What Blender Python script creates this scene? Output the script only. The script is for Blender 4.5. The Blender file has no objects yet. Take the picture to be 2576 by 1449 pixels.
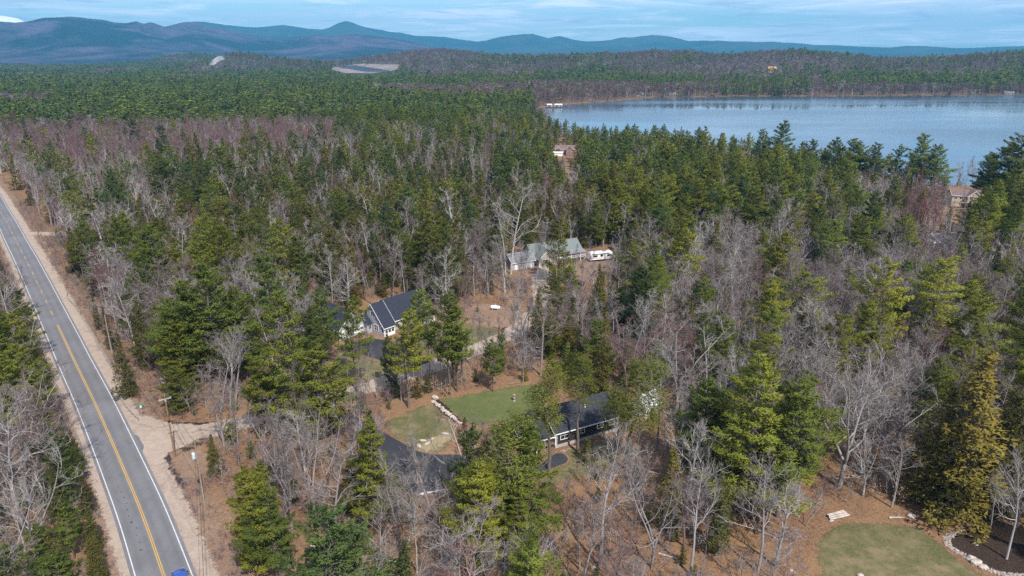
import bpy, bmesh, math, random
import numpy as np
from mathutils import Vector, Matrix

SC = bpy.context.scene
COL = SC.collection
# ------------------------------------------------------------------ camera
PITCH = math.radians(18.45); CAMH = 70.0
cd = bpy.data.cameras.new("camera"); cam = bpy.data.objects.new("camera", cd); COL.objects.link(cam)
cam.location = (0, 0, CAMH); cam.rotation_euler = (math.radians(90) - PITCH, 0, 0)
cd.sensor_width = 36.0; cd.lens = 24.78; cd.clip_start = 1.0; cd.clip_end = 60000.0
SC.camera = cam
# ------------------------------------------------------------------ sky and sun
SUN_EL, SUN_AZ = math.radians(50), math.radians(154)      # azimuth clockwise from +Y
W = bpy.data.worlds.new("World"); SC.world = W; W.use_nodes = True
wt = W.node_tree; wt.nodes.clear()
def wn(t, **k):
    n = wt.nodes.new(t)
    for a, b in k.items(): setattr(n, a, b)
    return n
sky = wn("ShaderNodeTexSky", sky_type='NISHITA', sun_disc=False)
sky.sun_elevation = SUN_EL; sky.sun_rotation = SUN_AZ
sky.air_density = 1.0; sky.dust_density = 0.3; sky.ozone_density = 3.0; sky.altitude = 200
SKY_STRENGTH = 0.12
tc = wn("ShaderNodeTexCoord")
sep = wn("ShaderNodeSeparateXYZ"); wt.links.new(tc.outputs["Generated"], sep.inputs[0])
zz = wn("ShaderNodeMath", operation='ADD'); wt.links.new(sep.outputs[2], zz.inputs[0]); zz.inputs[1].default_value = 0.045
zm = wn("ShaderNodeMath", operation='MAXIMUM'); wt.links.new(zz.outputs[0], zm.inputs[0]); zm.inputs[1].default_value = 0.02
dv = []
for i in (0, 1):
    d = wn("ShaderNodeMath", operation='DIVIDE'); wt.links.new(sep.outputs[i], d.inputs[0]); wt.links.new(zm.outputs[0], d.inputs[1]); dv.append(d)
cxy = wn("ShaderNodeCombineXYZ"); wt.links.new(dv[0].outputs[0], cxy.inputs[0]); wt.links.new(dv[1].outputs[0], cxy.inputs[1])
def wnoise(scale, detail, rough, lo, hi, off):
    mp = wn("ShaderNodeMapping"); wt.links.new(cxy.outputs[0], mp.inputs[0]); mp.inputs["Location"].default_value = (off, off * 1.7, 0)
    n = wn("ShaderNodeTexNoise"); wt.links.new(mp.outputs[0], n.inputs["Vector"])
    n.inputs["Scale"].default_value = scale; n.inputs["Detail"].default_value = detail; n.inputs["Roughness"].default_value = rough
    n.inputs["Distortion"].default_value = 0.6
    r = wn("ShaderNodeMapRange"); wt.links.new(n.outputs["Fac"], r.inputs[0])
    r.inputs[1].default_value = lo; r.inputs[2].default_value = hi; r.interpolation_type = 'SMOOTHSTEP'
    return r
c1 = wnoise(0.16, 7, 0.66, 0.36, 0.62, 3.1)       # broad thin sheets
c2 = wnoise(0.55, 7, 0.68, 0.47, 0.66, 9.4)       # small puffs and streaks
c3 = wnoise(0.9, 7, 0.62, 0.53, 0.66, 5.2)         # grey flat bases
bg = wn("ShaderNodeBackground"); bg.inputs[1].default_value = SKY_STRENGTH
def wmix(fac, a, b, blend='MIX'):
    m = wn("ShaderNodeMix", data_type='RGBA', blend_type=blend)
    if hasattr(fac, 'name'): wt.links.new(fac, m.inputs[0])
    else: m.inputs[0].default_value = fac
    for s, v in ((6, a), (7, b)):
        if hasattr(v, 'name'): wt.links.new(v, m.inputs[s])
        else: m.inputs[s].default_value = v
    return m.outputs[2]
def wmul(a, v):
    m = wn("ShaderNodeMath", operation='MULTIPLY'); wt.links.new(a, m.inputs[0]); m.inputs[1].default_value = v
    return m.outputs[0]
base = wmix(1.0, sky.outputs[0], (0.74, 0.92, 1.06, 1), 'MULTIPLY')
k1 = wmix(wmul(c1.outputs[0], 0.72), base, (7.6, 7.8, 9.4, 1))
k2 = wmix(wmul(c2.outputs[0], 0.65), k1, (11.0, 10.8, 12.0, 1))
k3 = wmix(wmul(c3.outputs[0], 0.5), k2, (3.6, 4.2, 5.6, 1))
wt.links.new(k3, bg.inputs[0])
wo = wn("ShaderNodeOutputWorld"); wt.links.new(bg.outputs[0], wo.inputs[0])
sl = bpy.data.lights.new("sun", 'SUN'); so = bpy.data.objects.new("sun", sl); COL.objects.link(so)
sl.energy = 4.6; sl.angle = math.radians(0.6); sl.color = (1.0, 0.94, 0.85)
sdir = Vector((math.sin(SUN_AZ) * math.cos(SUN_EL), math.cos(SUN_AZ) * math.cos(SUN_EL), math.sin(SUN_EL)))
so.rotation_euler = sdir.to_track_quat('Z', 'Y').to_euler(); so.location = (60, -60, 200)
vs = SC.view_settings; vs.view_transform = 'Standard'; vs.look = 'None'; vs.exposure = 0.58; vs.gamma = 1.0; vs.use_curve_mapping = False
cy = SC.cycles
cy.max_bounces = 4; cy.diffuse_bounces = 2; cy.glossy_bounces = 2; cy.transmission_bounces = 3; cy.transparent_max_bounces = 6; cy.volume_bounces = 0
cy.use_denoising = False; cy.caustics_reflective = False; cy.caustics_refractive = False
cy.sample_clamp_indirect = 4.0

# ------------------------------------------------------------------ helpers
FD = 2065.0 / 1.1646; CX, CY = 1288.0, 724.5
cp, sp = math.cos(PITCH), math.sin(PITCH)
def at(px, py, z=0.0):
    """ground position of a point seen in the photograph (at 2576 pixels width)"""
    u = (px - CX) / FD; v = (CY - py) / FD
    d = (u, cp + v * sp, -sp + v * cp)
    t = (CAMH - z) / -d[2]
    return (d[0] * t, d[1] * t)
def proj(x, y, z):
    x = np.asarray(x, float); y = np.asarray(y, float); z = np.asarray(z, float) - CAMH
    dep = y * cp - z * sp; up = y * sp + z * cp
    dep = np.maximum(dep, 1e-3)
    return CX + FD * x / dep, CY - FD * up / dep, dep
def full(px, py): return (px / 1.1646, py / 1.1646)
def zz5(x, y): return at(*full(700 + x * .3451, 750 + y * .3451))
def zz6(x, y): return at(*full(900 + x * .4403, 1050 + y * .4403))
def zz3(x, y): return at(*full(2250 + x * .2911, 1350 + y * .2911))
def zz4(x, y): return at(*full(x * .4403, 1050 + y * .4403))

def tag(o, label=None, cat=None, group=None, kind=None):
    for k, v in (("label", label), ("category", cat), ("group", group), ("kind", kind)):
        if v: o[k] = v
    return o
def link(name, me, parent=None):
    o = bpy.data.objects.new(name, me); COL.objects.link(o)
    if parent: o.parent = parent
    return o
def thing(name, label, cat, loc=(0, 0, 0), rz=0.0, group=None):
    o = bpy.data.objects.new(name, None); COL.objects.link(o); o.location = loc; o.rotation_euler = (0, 0, rz)
    o.empty_display_size = 0.3
    return tag(o, label, cat, group)
def np_mesh(name, V, T, mats, midx=None, tint=None, smooth=False):
    V = np.asarray(V, np.float32); T = np.asarray(T, np.int32)
    me = bpy.data.meshes.new(name)
    me.vertices.add(len(V)); me.vertices.foreach_set("co", V.ravel())
    k = T.shape[1]
    me.loops.add(T.size); me.loops.foreach_set("vertex_index", T.ravel())
    me.polygons.add(len(T)); me.polygons.foreach_set("loop_start", np.arange(0, T.size, k, dtype=np.int32))
    try: me.polygons.foreach_set("loop_total", np.full(len(T), k, dtype=np.int32))
    except Exception: pass
    for m in mats: me.materials.append(m)
    if midx is not None: me.polygons.foreach_set("material_index", np.asarray(midx, np.int32))
    if tint is not None:
        a = me.attributes.new("tint", 'FLOAT', 'POINT'); a.data.foreach_set("value", np.asarray(tint, np.float32))
    me.polygons.foreach_set("use_smooth", np.full(len(T), smooth, dtype=bool))
    me.update(calc_edges=True); me.validate()
    return me
def copy_tree(o, parent=None):
    c = o.copy(); COL.objects.link(c)
    if parent: c.parent = parent
    for ch in list(o.children): copy_tree(ch, c)
    return c

class MB:
    """collects boxes, prisms, tubes and polygons and links them as one mesh"""
    def __init__(s): s.V = []; s.F = []
    def poly(s, pts, f):
        b = len(s.V); s.V += [tuple(p) for p in pts]; s.F += [tuple(b + i for i in q) for q in f]; return s
    def box(s, x0, y0, z0, x1, y1, z1):
        return s.poly([(x0,y0,z0),(x1,y0,z0),(x1,y1,z0),(x0,y1,z0),(x0,y0,z1),(x1,y0,z1),(x1,y1,z1),(x0,y1,z1)],
                      [(0,3,2,1),(4,5,6,7),(0,1,5,4),(1,2,6,5),(2,3,7,6),(3,0,4,7)])
    def face(s, *pts): return s.poly(pts, [tuple(range(len(pts)))])
    def slab(s, quad, t):
        """a plate t thick below a quad"""
        q = [Vector(p) for p in quad]; n = (q[1] - q[0]).cross(q[2] - q[0]).normalized()
        if n.z < 0: q.reverse(); n = -n
        b = [p - n * t for p in q]; k = len(q)
        return s.poly(q + b, [tuple(range(k)), tuple(range(2 * k - 1, k - 1, -1))] + [(i, i + k, (i + 1) % k + k, (i + 1) % k) for i in range(k)])
    def prism(s, pts, axis, a, b):
        """extrude a 2D outline along an axis from a to b"""
        def P(p, t): return (t, p[0], p[1]) if axis == 'x' else ((p[0], t, p[1]) if axis == 'y' else (p[0], p[1], t))
        k = len(pts)
        return s.poly([P(p, a) for p in pts] + [P(p, b) for p in pts],
                      [tuple(range(k - 1, -1, -1)), tuple(range(k, 2 * k))] + [(i, (i + 1) % k, (i + 1) % k + k, i + k) for i in range(k)])
    def tube(s, pts, r, k=6, cap=True):
        pts = [Vector(p) for p in pts]; n = len(pts); rr = r if hasattr(r, '__len__') else [r] * n
        b = len(s.V)
        for i, p in enumerate(pts):
            d = (pts[min(i + 1, n - 1)] - pts[max(i - 1, 0)]).normalized()
            a = d.orthogonal().normalized() if i == 0 else (a - d * a.dot(d)).normalized()
            c = d.cross(a)
            for j in range(k):
                t = 2 * math.pi * j / k
                s.V.append(tuple(p + (a * math.cos(t) + c * math.sin(t)) * rr[i]))
        for i in range(n - 1):
            for j in range(k):
                s.F.append((b + i * k + j, b + i * k + (j + 1) % k, b + (i + 1) * k + (j + 1) % k, b + (i + 1) * k + j))
        if cap:
            s.F.append(tuple(b + j for j in range(k - 1, -1, -1))); s.F.append(tuple(b + (n - 1) * k + j for j in range(k)))
        return s
    def cyl(s, c0, c1, r, k=12): return s.tube([c0, c1], r, k)
    def loft(s, rings, close=True):
        k = len(rings[0]); b = len(s.V)
        for r in rings: s.V += [tuple(p) for p in r]
        for i in range(len(rings) - 1):
            for j in range(k): s.F.append((b + i * k + j, b + i * k + (j + 1) % k, b + (i + 1) * k + (j + 1) % k, b + (i + 1) * k + j))
        if close: s.F.append(tuple(b + j for j in range(k - 1, -1, -1))); s.F.append(tuple(b + (len(rings) - 1) * k + j for j in range(k)))
        return s
    def build(s, name, mat, parent=None, smooth=False, bevel=0):
        me = bpy.data.meshes.new(name); me.from_pydata(s.V, [], s.F); me.materials.append(mat)
        bm = bmesh.new(); bm.from_mesh(me); bmesh.ops.recalc_face_normals(bm, faces=bm.faces)
        if bevel: bmesh.ops.bevel(bm, geom=list(bm.edges), offset=bevel, segments=2, affect='EDGES', clamp_overlap=True)
        bm.to_mesh(me); bm.free()
        if smooth: me.polygons.foreach_set("use_smooth", [True] * len(me.polygons))
        me.update()
        return link(name, me, parent)

# ------------------------------------------------------------------ materials
class MT:
    def __init__(s, name, rough=0.9, spec=0.2):
        s.m = bpy.data.materials.new(name); s.m.use_nodes = True; s.t = s.m.node_tree
        s.b = s.t.nodes["Principled BSDF"]; s.b.inputs["Roughness"].default_value = rough
        s.b.inputs["Specular IOR Level"].default_value = spec
    def n(s, t, **k):
        n = s.t.nodes.new(t)
        for a, b in k.items(): setattr(n, a, b)
        return n
    def l(s, a, b): s.t.links.new(a, b)
    def pos(s, sx=1, sy=1, sz=1, obj=False, rz=0):
        src = s.n("ShaderNodeTexCoord").outputs["Object"] if obj else s.n("ShaderNodeNewGeometry").outputs["Position"]
        mp = s.n("ShaderNodeMapping"); s.l(src, mp.inputs[0]); mp.inputs["Scale"].default_value = (sx, sy, sz); mp.inputs["Rotation"].default_value = (0, 0, rz)
        return mp.outputs[0]
    def noise(s, vec, scale, detail=4, rough=0.55, lo=0.0, hi=1.0, dist=0.0):
        n = s.n("ShaderNodeTexNoise"); s.l(vec, n.inputs["Vector"])
        n.inputs["Scale"].default_value = scale; n.inputs["Detail"].default_value = detail; n.inputs["Roughness"].default_value = rough; n.inputs["Distortion"].default_value = dist
        r = s.n("ShaderNodeMapRange"); s.l(n.outputs["Fac"], r.inputs[0]); r.inputs[1].default_value = lo; r.inputs[2].default_value = hi
        return r.outputs[0]
    def ramp(s, fac, stops):
        r = s.n("ShaderNodeValToRGB"); s.l(fac, r.inputs[0]); e = r.color_ramp.elements
        while len(e) < len(stops): e.new(0.5)
        for i, (p, c) in enumerate(stops): e[i].position = p; e[i].color = (*c, 1)
        return r.outputs[0]
    def mix(s, fac, a, b, blend='MIX'):
        m = s.n("ShaderNodeMix", data_type='RGBA', blend_type=blend)
        if isinstance(fac, (int, float)): m.inputs[0].default_value = fac
        else: s.l(fac, m.inputs[0])
        for i, v in ((6, a), (7, b)):
            if isinstance(v, tuple): m.inputs[i].default_value = (*v, 1)
            else: s.l(v, m.inputs[i])
        return m.outputs[2]
    def math(s, op, a, b):
        m = s.n("ShaderNodeMath", operation=op)
        for i, v in ((0, a), (1, b)):
            if isinstance(v, (int, float)): m.inputs[i].default_value = v
            else: s.l(v, m.inputs[i])
        return m.outputs[0]
    def col(s, c):
        if isinstance(c, tuple): s.b.inputs["Base Color"].default_value = (*c, 1)
        else: s.l(c, s.b.inputs["Base Color"])
        return s
    def bump(s, h, strength=0.5, dist=0.05):
        b = s.n("ShaderNodeBump"); s.l(h, b.inputs["Height"]); b.inputs["Strength"].default_value = strength; b.inputs["Distance"].default_value = dist
        s.l(b.outputs[0], s.b.inputs["Normal"]); return s

def simple(name, c, rough=0.8, spec=0.3, var=0.25, scale=3.0, metal=0.0):
    m = MT(name, rough, spec); f = m.noise(m.pos(obj=True), scale, 5, 0.6, 0.3, 0.7)
    m.col(m.mix(f, tuple(x * (1 - var) for x in c), tuple(min(1, x * (1 + var * .6)) for x in c)))
    m.b.inputs["Metallic"].default_value = metal
    return m.m
def banded(name, c, pitch, var=0.3, rough=0.8):
    """lap siding or shingle courses: fine horizontal relief"""
    m = MT(name, rough, 0.25); p = m.pos(obj=True)
    sx = m.n("ShaderNodeSeparateXYZ"); m.l(p, sx.inputs[0])
    fr = m.math('FRACT', m.math('DIVIDE', sx.outputs[2], pitch), 0)
    f = m.noise(p, 2.2, 5, 0.6, 0.3, 0.7)
    m.col(m.mix(f, tuple(x * (1 - var) for x in c), tuple(min(1, x * (1 + var * .5)) for x in c)))
    m.bump(fr, 0.6, pitch * 0.2)
    return m.m

# ground cover
def litter_col(m, p):
    a = m.noise(p, 0.09, 6, 0.66, 0.40, 0.60, 0.6); b = m.noise(p, 0.5, 5, 0.65, 0.3, 0.7); c = m.noise(p, 5.0, 4, 0.7, 0.3, 0.7); d = m.noise(p, 1.7, 6, 0.7, 0.42, 0.62, 0.5)
    near = m.mix(a, (0.165, 0.085, 0.045), (0.325, 0.19, 0.088))
    near = m.mix(m.math('MULTIPLY', b, 0.6), near, (0.12, 0.08, 0.055))
    near = m.mix(m.math('MULTIPLY', d, 0.5), near, (0.40, 0.255, 0.15))
    near = m.mix(m.math('MULTIPLY', c, 0.75), near, (0.09, 0.052, 0.037))
    e = m.noise(p, 11.0, 2, 0.6, 0.60, 0.70)
    return m.mix(m.math('MULTIPLY', e, 0.6), near, (0.40, 0.27, 0.16))
def mat_leaf_litter():
    m = MT("leaf_litter", 0.95, 0.1); p = m.pos()
    near = litter_col(m, p)
    # woods too far off to tell the trees apart
    fa = m.noise(p, 0.0016, 5, 0.6, 0.40, 0.62, 0.4); fb = m.noise(p, 0.012, 5, 0.7, 0.3, 0.7); fc = m.noise(p, 0.07, 3, 0.7, 0.3, 0.7)
    far = m.mix(fa, (0.026, 0.042, 0.024), (0.12, 0.085, 0.085))
    far = m.mix(m.math('MULTIPLY', fb, 0.5), far, (0.04, 0.05, 0.032))
    far = m.mix(m.math('MULTIPLY', fc, 0.5), far, (0.018, 0.024, 0.018))
    at_ = m.n("ShaderNodeAttribute"); at_.attribute_name = "tint"
    m.col(m.mix(at_.outputs["Fac"], near, far))
    m.bump(m.noise(p, 6.0, 4, 0.7), 0.8, 0.08)
    return m.m
def mat_patch(name, cols, scales=(0.15, 1.2, 7.0), rough=0.95, bump=0.05, soft=False, strength=0.7):
    """four tones in patches, clumps and grains; soft = the edge breaks up into the leaf litter around it"""
    m = MT(name, rough, 0.12); p = m.pos()
    c = m.mix(m.noise(p, scales[0], 5, 0.62, 0.40, 0.60, 0.3), cols[0], cols[1])
    c = m.mix(m.math('MULTIPLY', m.noise(p, scales[1], 5, 0.7, 0.42, 0.60), strength), c, cols[2])
    c = m.mix(m.math('MULTIPLY', m.noise(p, scales[2], 3, 0.75, 0.38, 0.66), 0.7), c, cols[3])
    if soft:
        t = m.n("ShaderNodeAttribute"); t.attribute_name = "tint"
        n = m.math('ADD', m.math('MULTIPLY', m.noise(p, 0.9, 5, 0.7, 0.25, 0.75), 0.75), m.math('MULTIPLY', m.noise(p, 6.0, 3, 0.7, 0.25, 0.75), 0.25))
        f = m.n("ShaderNodeMapRange"); f.interpolation_type = 'SMOOTHSTEP'
        m.l(m.math('ADD', m.math('SUBTRACT', m.math('MULTIPLY', t.outputs["Fac"], 0.84), n), 0.0), f.inputs[0]); f.inputs[1].default_value = -0.12; f.inputs[2].default_value = 0.12
        m.l(f.outputs[0], m.b.inputs["Alpha"])
        # stray leaves blown over it
        c = m.mix(m.math('MULTIPLY', m.noise(p, 7.0, 2, 0.7, 0.60, 0.68), 0.55), c, (0.27, 0.17, 0.095))
    m.col(c); m.bump(m.noise(p, scales[2], 4, 0.7), 0.6, bump)
    return m.m
M = {}
M['litter'] = mat_leaf_litter()
M['asphalt'] = None
def mat_asphalt(name, base, var):
    m = MT(name, 0.85, 0.25); p = m.pos()
    c = m.mix(m.noise(p, 0.12, 5, 0.6, 0.3, 0.7), tuple(x * (1 - var) for x in base), tuple(x * (1 + var) for x in base))
    c = m.mix(m.math('MULTIPLY', m.noise(m.pos(1.0, 0.05, 1, rz=math.radians(-40)), 1.2, 4, 0.6, 0.4, 0.7), 0.35), c, tuple(x * 0.7 for x in base))
    c = m.mix(m.math('MULTIPLY', m.noise(p, 18.0, 2, 0.6, 0.3, 0.7), 0.25), c, tuple(x * 1.5 for x in base))
    v = m.n("ShaderNodeTexVoronoi"); v.feature = 'DISTANCE_TO_EDGE'; m.l(p, v.inputs["Vector"]); v.inputs["Scale"].default_value = 0.05
    r = m.n("ShaderNodeMapRange"); m.l(v.outputs[0], r.inputs[0]); r.inputs[1].default_value = 0.0; r.inputs[2].default_value = 0.006; r.inputs[3].default_value = 0.22; r.inputs[4].default_value = 0.0
    t = m.n("ShaderNodeAttribute"); t.attribute_name = "tint"
    c = m.mix(m.math('MULTIPLY', t.outputs["Fac"], m.noise(p, 0.25, 4, 0.6, 0.2, 0.8)), c, tuple(x * 0.72 for x in base))
    c = m.mix(m.math('MULTIPLY', m.noise(p, 0.05, 3, 0.5, 0.52, 0.62), 0.35), c, tuple(x * 1.25 for x in base))
    m.col(m.mix(r.outputs[0], c, tuple(x * 0.35 for x in base)))
    return m.m
M['asphalt'] = mat_asphalt("road_asphalt", (0.14, 0.138, 0.146), 0.16)
M['drive'] = mat_asphalt("new_asphalt", (0.035, 0.037, 0.044), 0.25)
M['gravel'] = mat_patch("sandy_gravel", [(0.36, 0.29, 0.235), (0.29, 0.225, 0.18), (0.42, 0.35, 0.29), (0.22, 0.17, 0.135)], (0.12, 0.7, 5.0), soft=True)
M['quarry'] = simple("quarry_floor", (0.23, 0.195, 0.175), 0.95, 0.1, 0.5, 0.02)
M['verge'] = mat_patch("dry_verge", [(0.215, 0.145, 0.10), (0.165, 0.10, 0.07), (0.125, 0.06, 0.045), (0.27, 0.20, 0.14)], (0.10, 0.6, 4.0), soft=True)
M['lawn'] = mat_patch("lawn_grass", [(0.062, 0.075, 0.022), (0.185, 0.145, 0.085), (0.040, 0.068, 0.014), (0.17, 0.135, 0.08)], (0.20, 0.55, 3.0), soft=True)
M['green'] = mat_patch("green_grass", [(0.048, 0.085, 0.020), (0.095, 0.115, 0.036), (0.034, 0.070, 0.014), (0.17, 0.15, 0.075)], (0.09, 0.45, 4.0), soft=True)
M['mulch'] = mat_patch("dark_mulch", [(0.028, 0.019, 0.017), (0.04, 0.028, 0.023), (0.06, 0.04, 0.03), (0.014, 0.01, 0.009)], (0.4, 2.0, 9.0), soft=True)
M['straw'] = mat_patch("dry_straw", [(0.30, 0.24, 0.15), (0.17, 0.14, 0.07), (0.37, 0.30, 0.19), (0.11, 0.10, 0.04)], (0.3, 1.5, 6.0), soft='lawn')
M['ash'] = simple("pale_sand", (0.42, 0.42, 0.43), 0.95, 0.1, 0.4, 2.0)
M['white_line'] = mat_patch("white_road_paint", [(0.60, 0.60, 0.62), (0.66, 0.66, 0.66), (0.42, 0.42, 0.43), (0.30, 0.30, 0.31)], (0.3, 1.5, 6.0), 0.7, 0.002)
M['yellow_line'] = mat_patch("yellow_road_paint", [(0.56, 0.32, 0.045), (0.64, 0.38, 0.06), (0.44, 0.26, 0.05), (0.32, 0.21, 0.06)], (0.4, 2.5, 9.0), 0.7, 0.002)
M['tar'] = simple("tar_patch", (0.05, 0.05, 0.053), 0.7)
M['stone'] = simple("pale_stone", (0.42, 0.37, 0.32), 0.9, 0.2, 0.4, 3.0)
M['ledge'] = simple("grey_ledge", (0.30, 0.27, 0.255), 0.9, 0.2, 0.35, 0.05)
# buildings and small things
M['white'] = simple("white_trim", (0.78, 0.78, 0.78), 0.5, 0.4, 0.06)
M['navy_roof'] = banded("navy_shingles", (0.026, 0.031, 0.047), 0.14, 0.35)
M['black_roof'] = banded("charcoal_shingles", (0.032, 0.034, 0.044), 0.14, 0.35)
M['green_roof'] = banded("grey_green_shingles", (0.15, 0.175, 0.165), 0.14, 0.2)
M['brown_roof'] = banded("brown_shingles", (0.16, 0.11, 0.10), 0.14, 0.2)
M['grey_roof'] = banded("grey_shingles", (0.20, 0.20, 0.22), 0.14, 0.2)
M['pale_siding'] = banded("pale_grey_siding", (0.36, 0.37, 0.42), 0.15, 0.08)
M['dark_siding'] = banded("dark_brown_siding", (0.040, 0.032, 0.030), 0.15, 0.15)
M['beige_siding'] = banded("beige_siding", (0.42, 0.38, 0.31), 0.15, 0.1)
M['tan_siding'] = banded("tan_siding", (0.45, 0.37, 0.28), 0.15, 0.1)
M['red_siding'] = banded("brick_red_siding", (0.20, 0.115, 0.095), 0.15, 0.15)
M['concrete'] = simple("concrete", (0.36, 0.34, 0.31), 0.9, 0.2, 0.2)
M['wood'] = simple("weathered_wood", (0.22, 0.16, 0.11), 0.85, 0.2, 0.3)
M['pole_wood'] = simple("utility_pole_wood", (0.24, 0.14, 0.07), 0.85, 0.2, 0.3, 1.2)
M['pole_grey'] = simple("grey_pole_wood", (0.30, 0.235, 0.18), 0.85, 0.2, 0.3, 1.2)
M['log'] = simple("grey_log", (0.42, 0.37, 0.33), 0.85, 0.2, 0.45, 2.5)
M['metal'] = simple("galvanized_steel", (0.50, 0.51, 0.52), 0.45, 0.5, 0.15, 1.5, 0.4)
M['wire'] = simple("dark_cable", (0.03, 0.03, 0.03), 0.6)
M['transformer'] = simple("grey_transformer", (0.50, 0.56, 0.60), 0.5, 0.4, 0.1)
M['sign_green'] = simple("green_sign", (0.02, 0.26, 0.14), 0.5, 0.4, 0.1)
M['car_blue'] = MT("blue_car_paint", 0.3, 0.5).col((0.012, 0.06, 0.30)).m; M['car_blue'].node_tree.nodes["Principled BSDF"].inputs["Coat Weight"].default_value = 0.6
M['car_dark'] = MT("black_car_paint", 0.3, 0.5).col((0.012, 0.013, 0.018)).m
M['car_silver'] = MT("silver_car_paint", 0.35, 0.5).col((0.45, 0.47, 0.50)).m
M['glass'] = MT("window_glass", 0.08, 0.6).col((0.015, 0.018, 0.022)).m
M['rubber'] = simple("tyre_rubber", (0.02, 0.02, 0.02), 0.9)
M['lamp_red'] = simple("red_lens", (0.35, 0.02, 0.02), 0.3, 0.5)
M['lamp_white'] = simple("clear_lens", (0.6, 0.6, 0.62), 0.2, 0.5)
M['blue_plastic'] = simple("blue_plastic", (0.09, 0.14, 0.22), 0.5)
M['orange_plastic'] = simple("orange_band", (0.55, 0.22, 0.12), 0.5)
M['snow'] = simple("snow", (0.85, 0.85, 0.88), 0.8, 0.2, 0.1, 0.002)
M['tarp'] = simple("white_sheet_roof", (0.60, 0.62, 0.65), 0.6, 0.4, 0.08)
M['cream'] = simple("faded_white_paint", (0.42, 0.42, 0.43), 0.7)
M['yellow_siding'] = banded("yellow_siding", (0.50, 0.30, 0.12), 0.2, 0.1)
# plants
def foliage(name, stops, transl=0.38):
    m = MT(name, 0.75, 0.12)
    a = m.n("ShaderNodeAttribute"); a.attribute_type = 'INSTANCER'; a.attribute_name = "tone"
    t = m.n("ShaderNodeAttribute"); t.attribute_name = "tint"
    c = m.ramp(a.outputs["Fac"], stops)
    c = m.mix(m.math('MULTIPLY', t.outputs["Fac"], 0.55), c, m.mix(0.5, c, (0.34, 0.34, 0.07), 'MIX'))
    r = m.n("ShaderNodeObjectInfo")
    h = m.n("ShaderNodeHueSaturation"); m.l(c, h.inputs["Color"]); h.inputs["Saturation"].default_value = 1.0
    v = m.n("ShaderNodeMapRange"); m.l(r.outputs["Random"], v.inputs[0]); v.inputs[3].default_value = 0.72; v.inputs[4].default_value = 1.25; m.l(v.outputs[0], h.inputs["Value"])
    m.col(h.outputs[0])
    tr = m.n("ShaderNodeBsdfTranslucent"); m.l(h.outputs[0], tr.inputs[0])
    mx = m.n("ShaderNodeMixShader"); mx.inputs[0].default_value = transl
    m.l(m.b.outputs[0], mx.inputs[1]); m.l(tr.outputs[0], mx.inputs[2])
    m.l(mx.outputs[0], m.t.nodes["Material Output"].inputs[0])
    return m.m
def bark(name, stops):
    m = MT(name, 0.9, 0.12)
    a = m.n("ShaderNodeAttribute"); a.attribute_type = 'INSTANCER'; a.attribute_name = "tone"
    c = m.ramp(a.outputs["Fac"], stops)
    t = m.n("ShaderNodeAttribute"); t.attribute_name = "tint"
    c = m.mix(t.outputs["Fac"], c, m.mix(1.0, c, (0.60, 0.57, 0.54), 'MULTIPLY'))
    f = m.noise(m.pos(1, 1, 0.35, obj=True), 2.2, 4, 0.6, 0.35, 0.7)
    m.col(m.mix(m.math('MULTIPLY', f, 0.45), c, (0.12, 0.10, 0.09)))
    return m.m
M['pine'] = foliage("pine_needles", [(0.0, (0.046, 0.098, 0.042)), (0.5, (0.120, 0.165, 0.030)), (1.0, (0.215, 0.220, 0.026))])
M['hemlock'] = foliage("hemlock_needles", [(0.0, (0.040, 0.060, 0.022)), (0.5, (0.092, 0.088, 0.022)), (1.0, (0.175, 0.130, 0.026))])
M['pine_bark'] = bark("conifer_bark", [(0.0, (0.10, 0.085, 0.075)), (1.0, (0.15, 0.12, 0.10))])
M['bare_bark'] = bark("hardwood_bark", [(0.0, (0.23, 0.085, 0.085)), (0.22, (0.215, 0.155, 0.155)), (0.6, (0.30, 0.275, 0.27)), (1.0, (0.50, 0.475, 0.45))])
M['dry_leaf'] = simple("dry_beech_leaves", (0.34, 0.22, 0.13), 0.9, 0.1, 0.3)

# ------------------------------------------------------------------ terrain
rng = np.random.default_rng(11)
def vnoise(x, y, seed=0):
    """smooth value noise"""
    xi = np.floor(x).astype(int); yi = np.floor(y).astype(int); fx = x - xi; fy = y - yi
    fx = fx * fx * (3 - 2 * fx); fy = fy * fy * (3 - 2 * fy)
    def h(a, b):
        n = (a * 374761393 + b * 668265263 + seed * 974634391) & 0x7fffffff
        n = ((n ^ (n >> 13)) * 1274126177) & 0x7fffffff
        return ((n ^ (n >> 16)) & 0xffff) / 65535.0
    return (h(xi, yi) * (1 - fx) + h(xi + 1, yi) * fx) * (1 - fy) + (h(xi, yi + 1) * (1 - fx) + h(xi + 1, yi + 1) * fx) * fy
def fbm(x, y, seed=0, o=4):
    s = 0; a = 0.5
    for i in range(o):
        s = s + a * vnoise(x * 2 ** i, y * 2 ** i, seed + i); a *= 0.5
    return s / (1 - 0.5 ** o)
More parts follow.
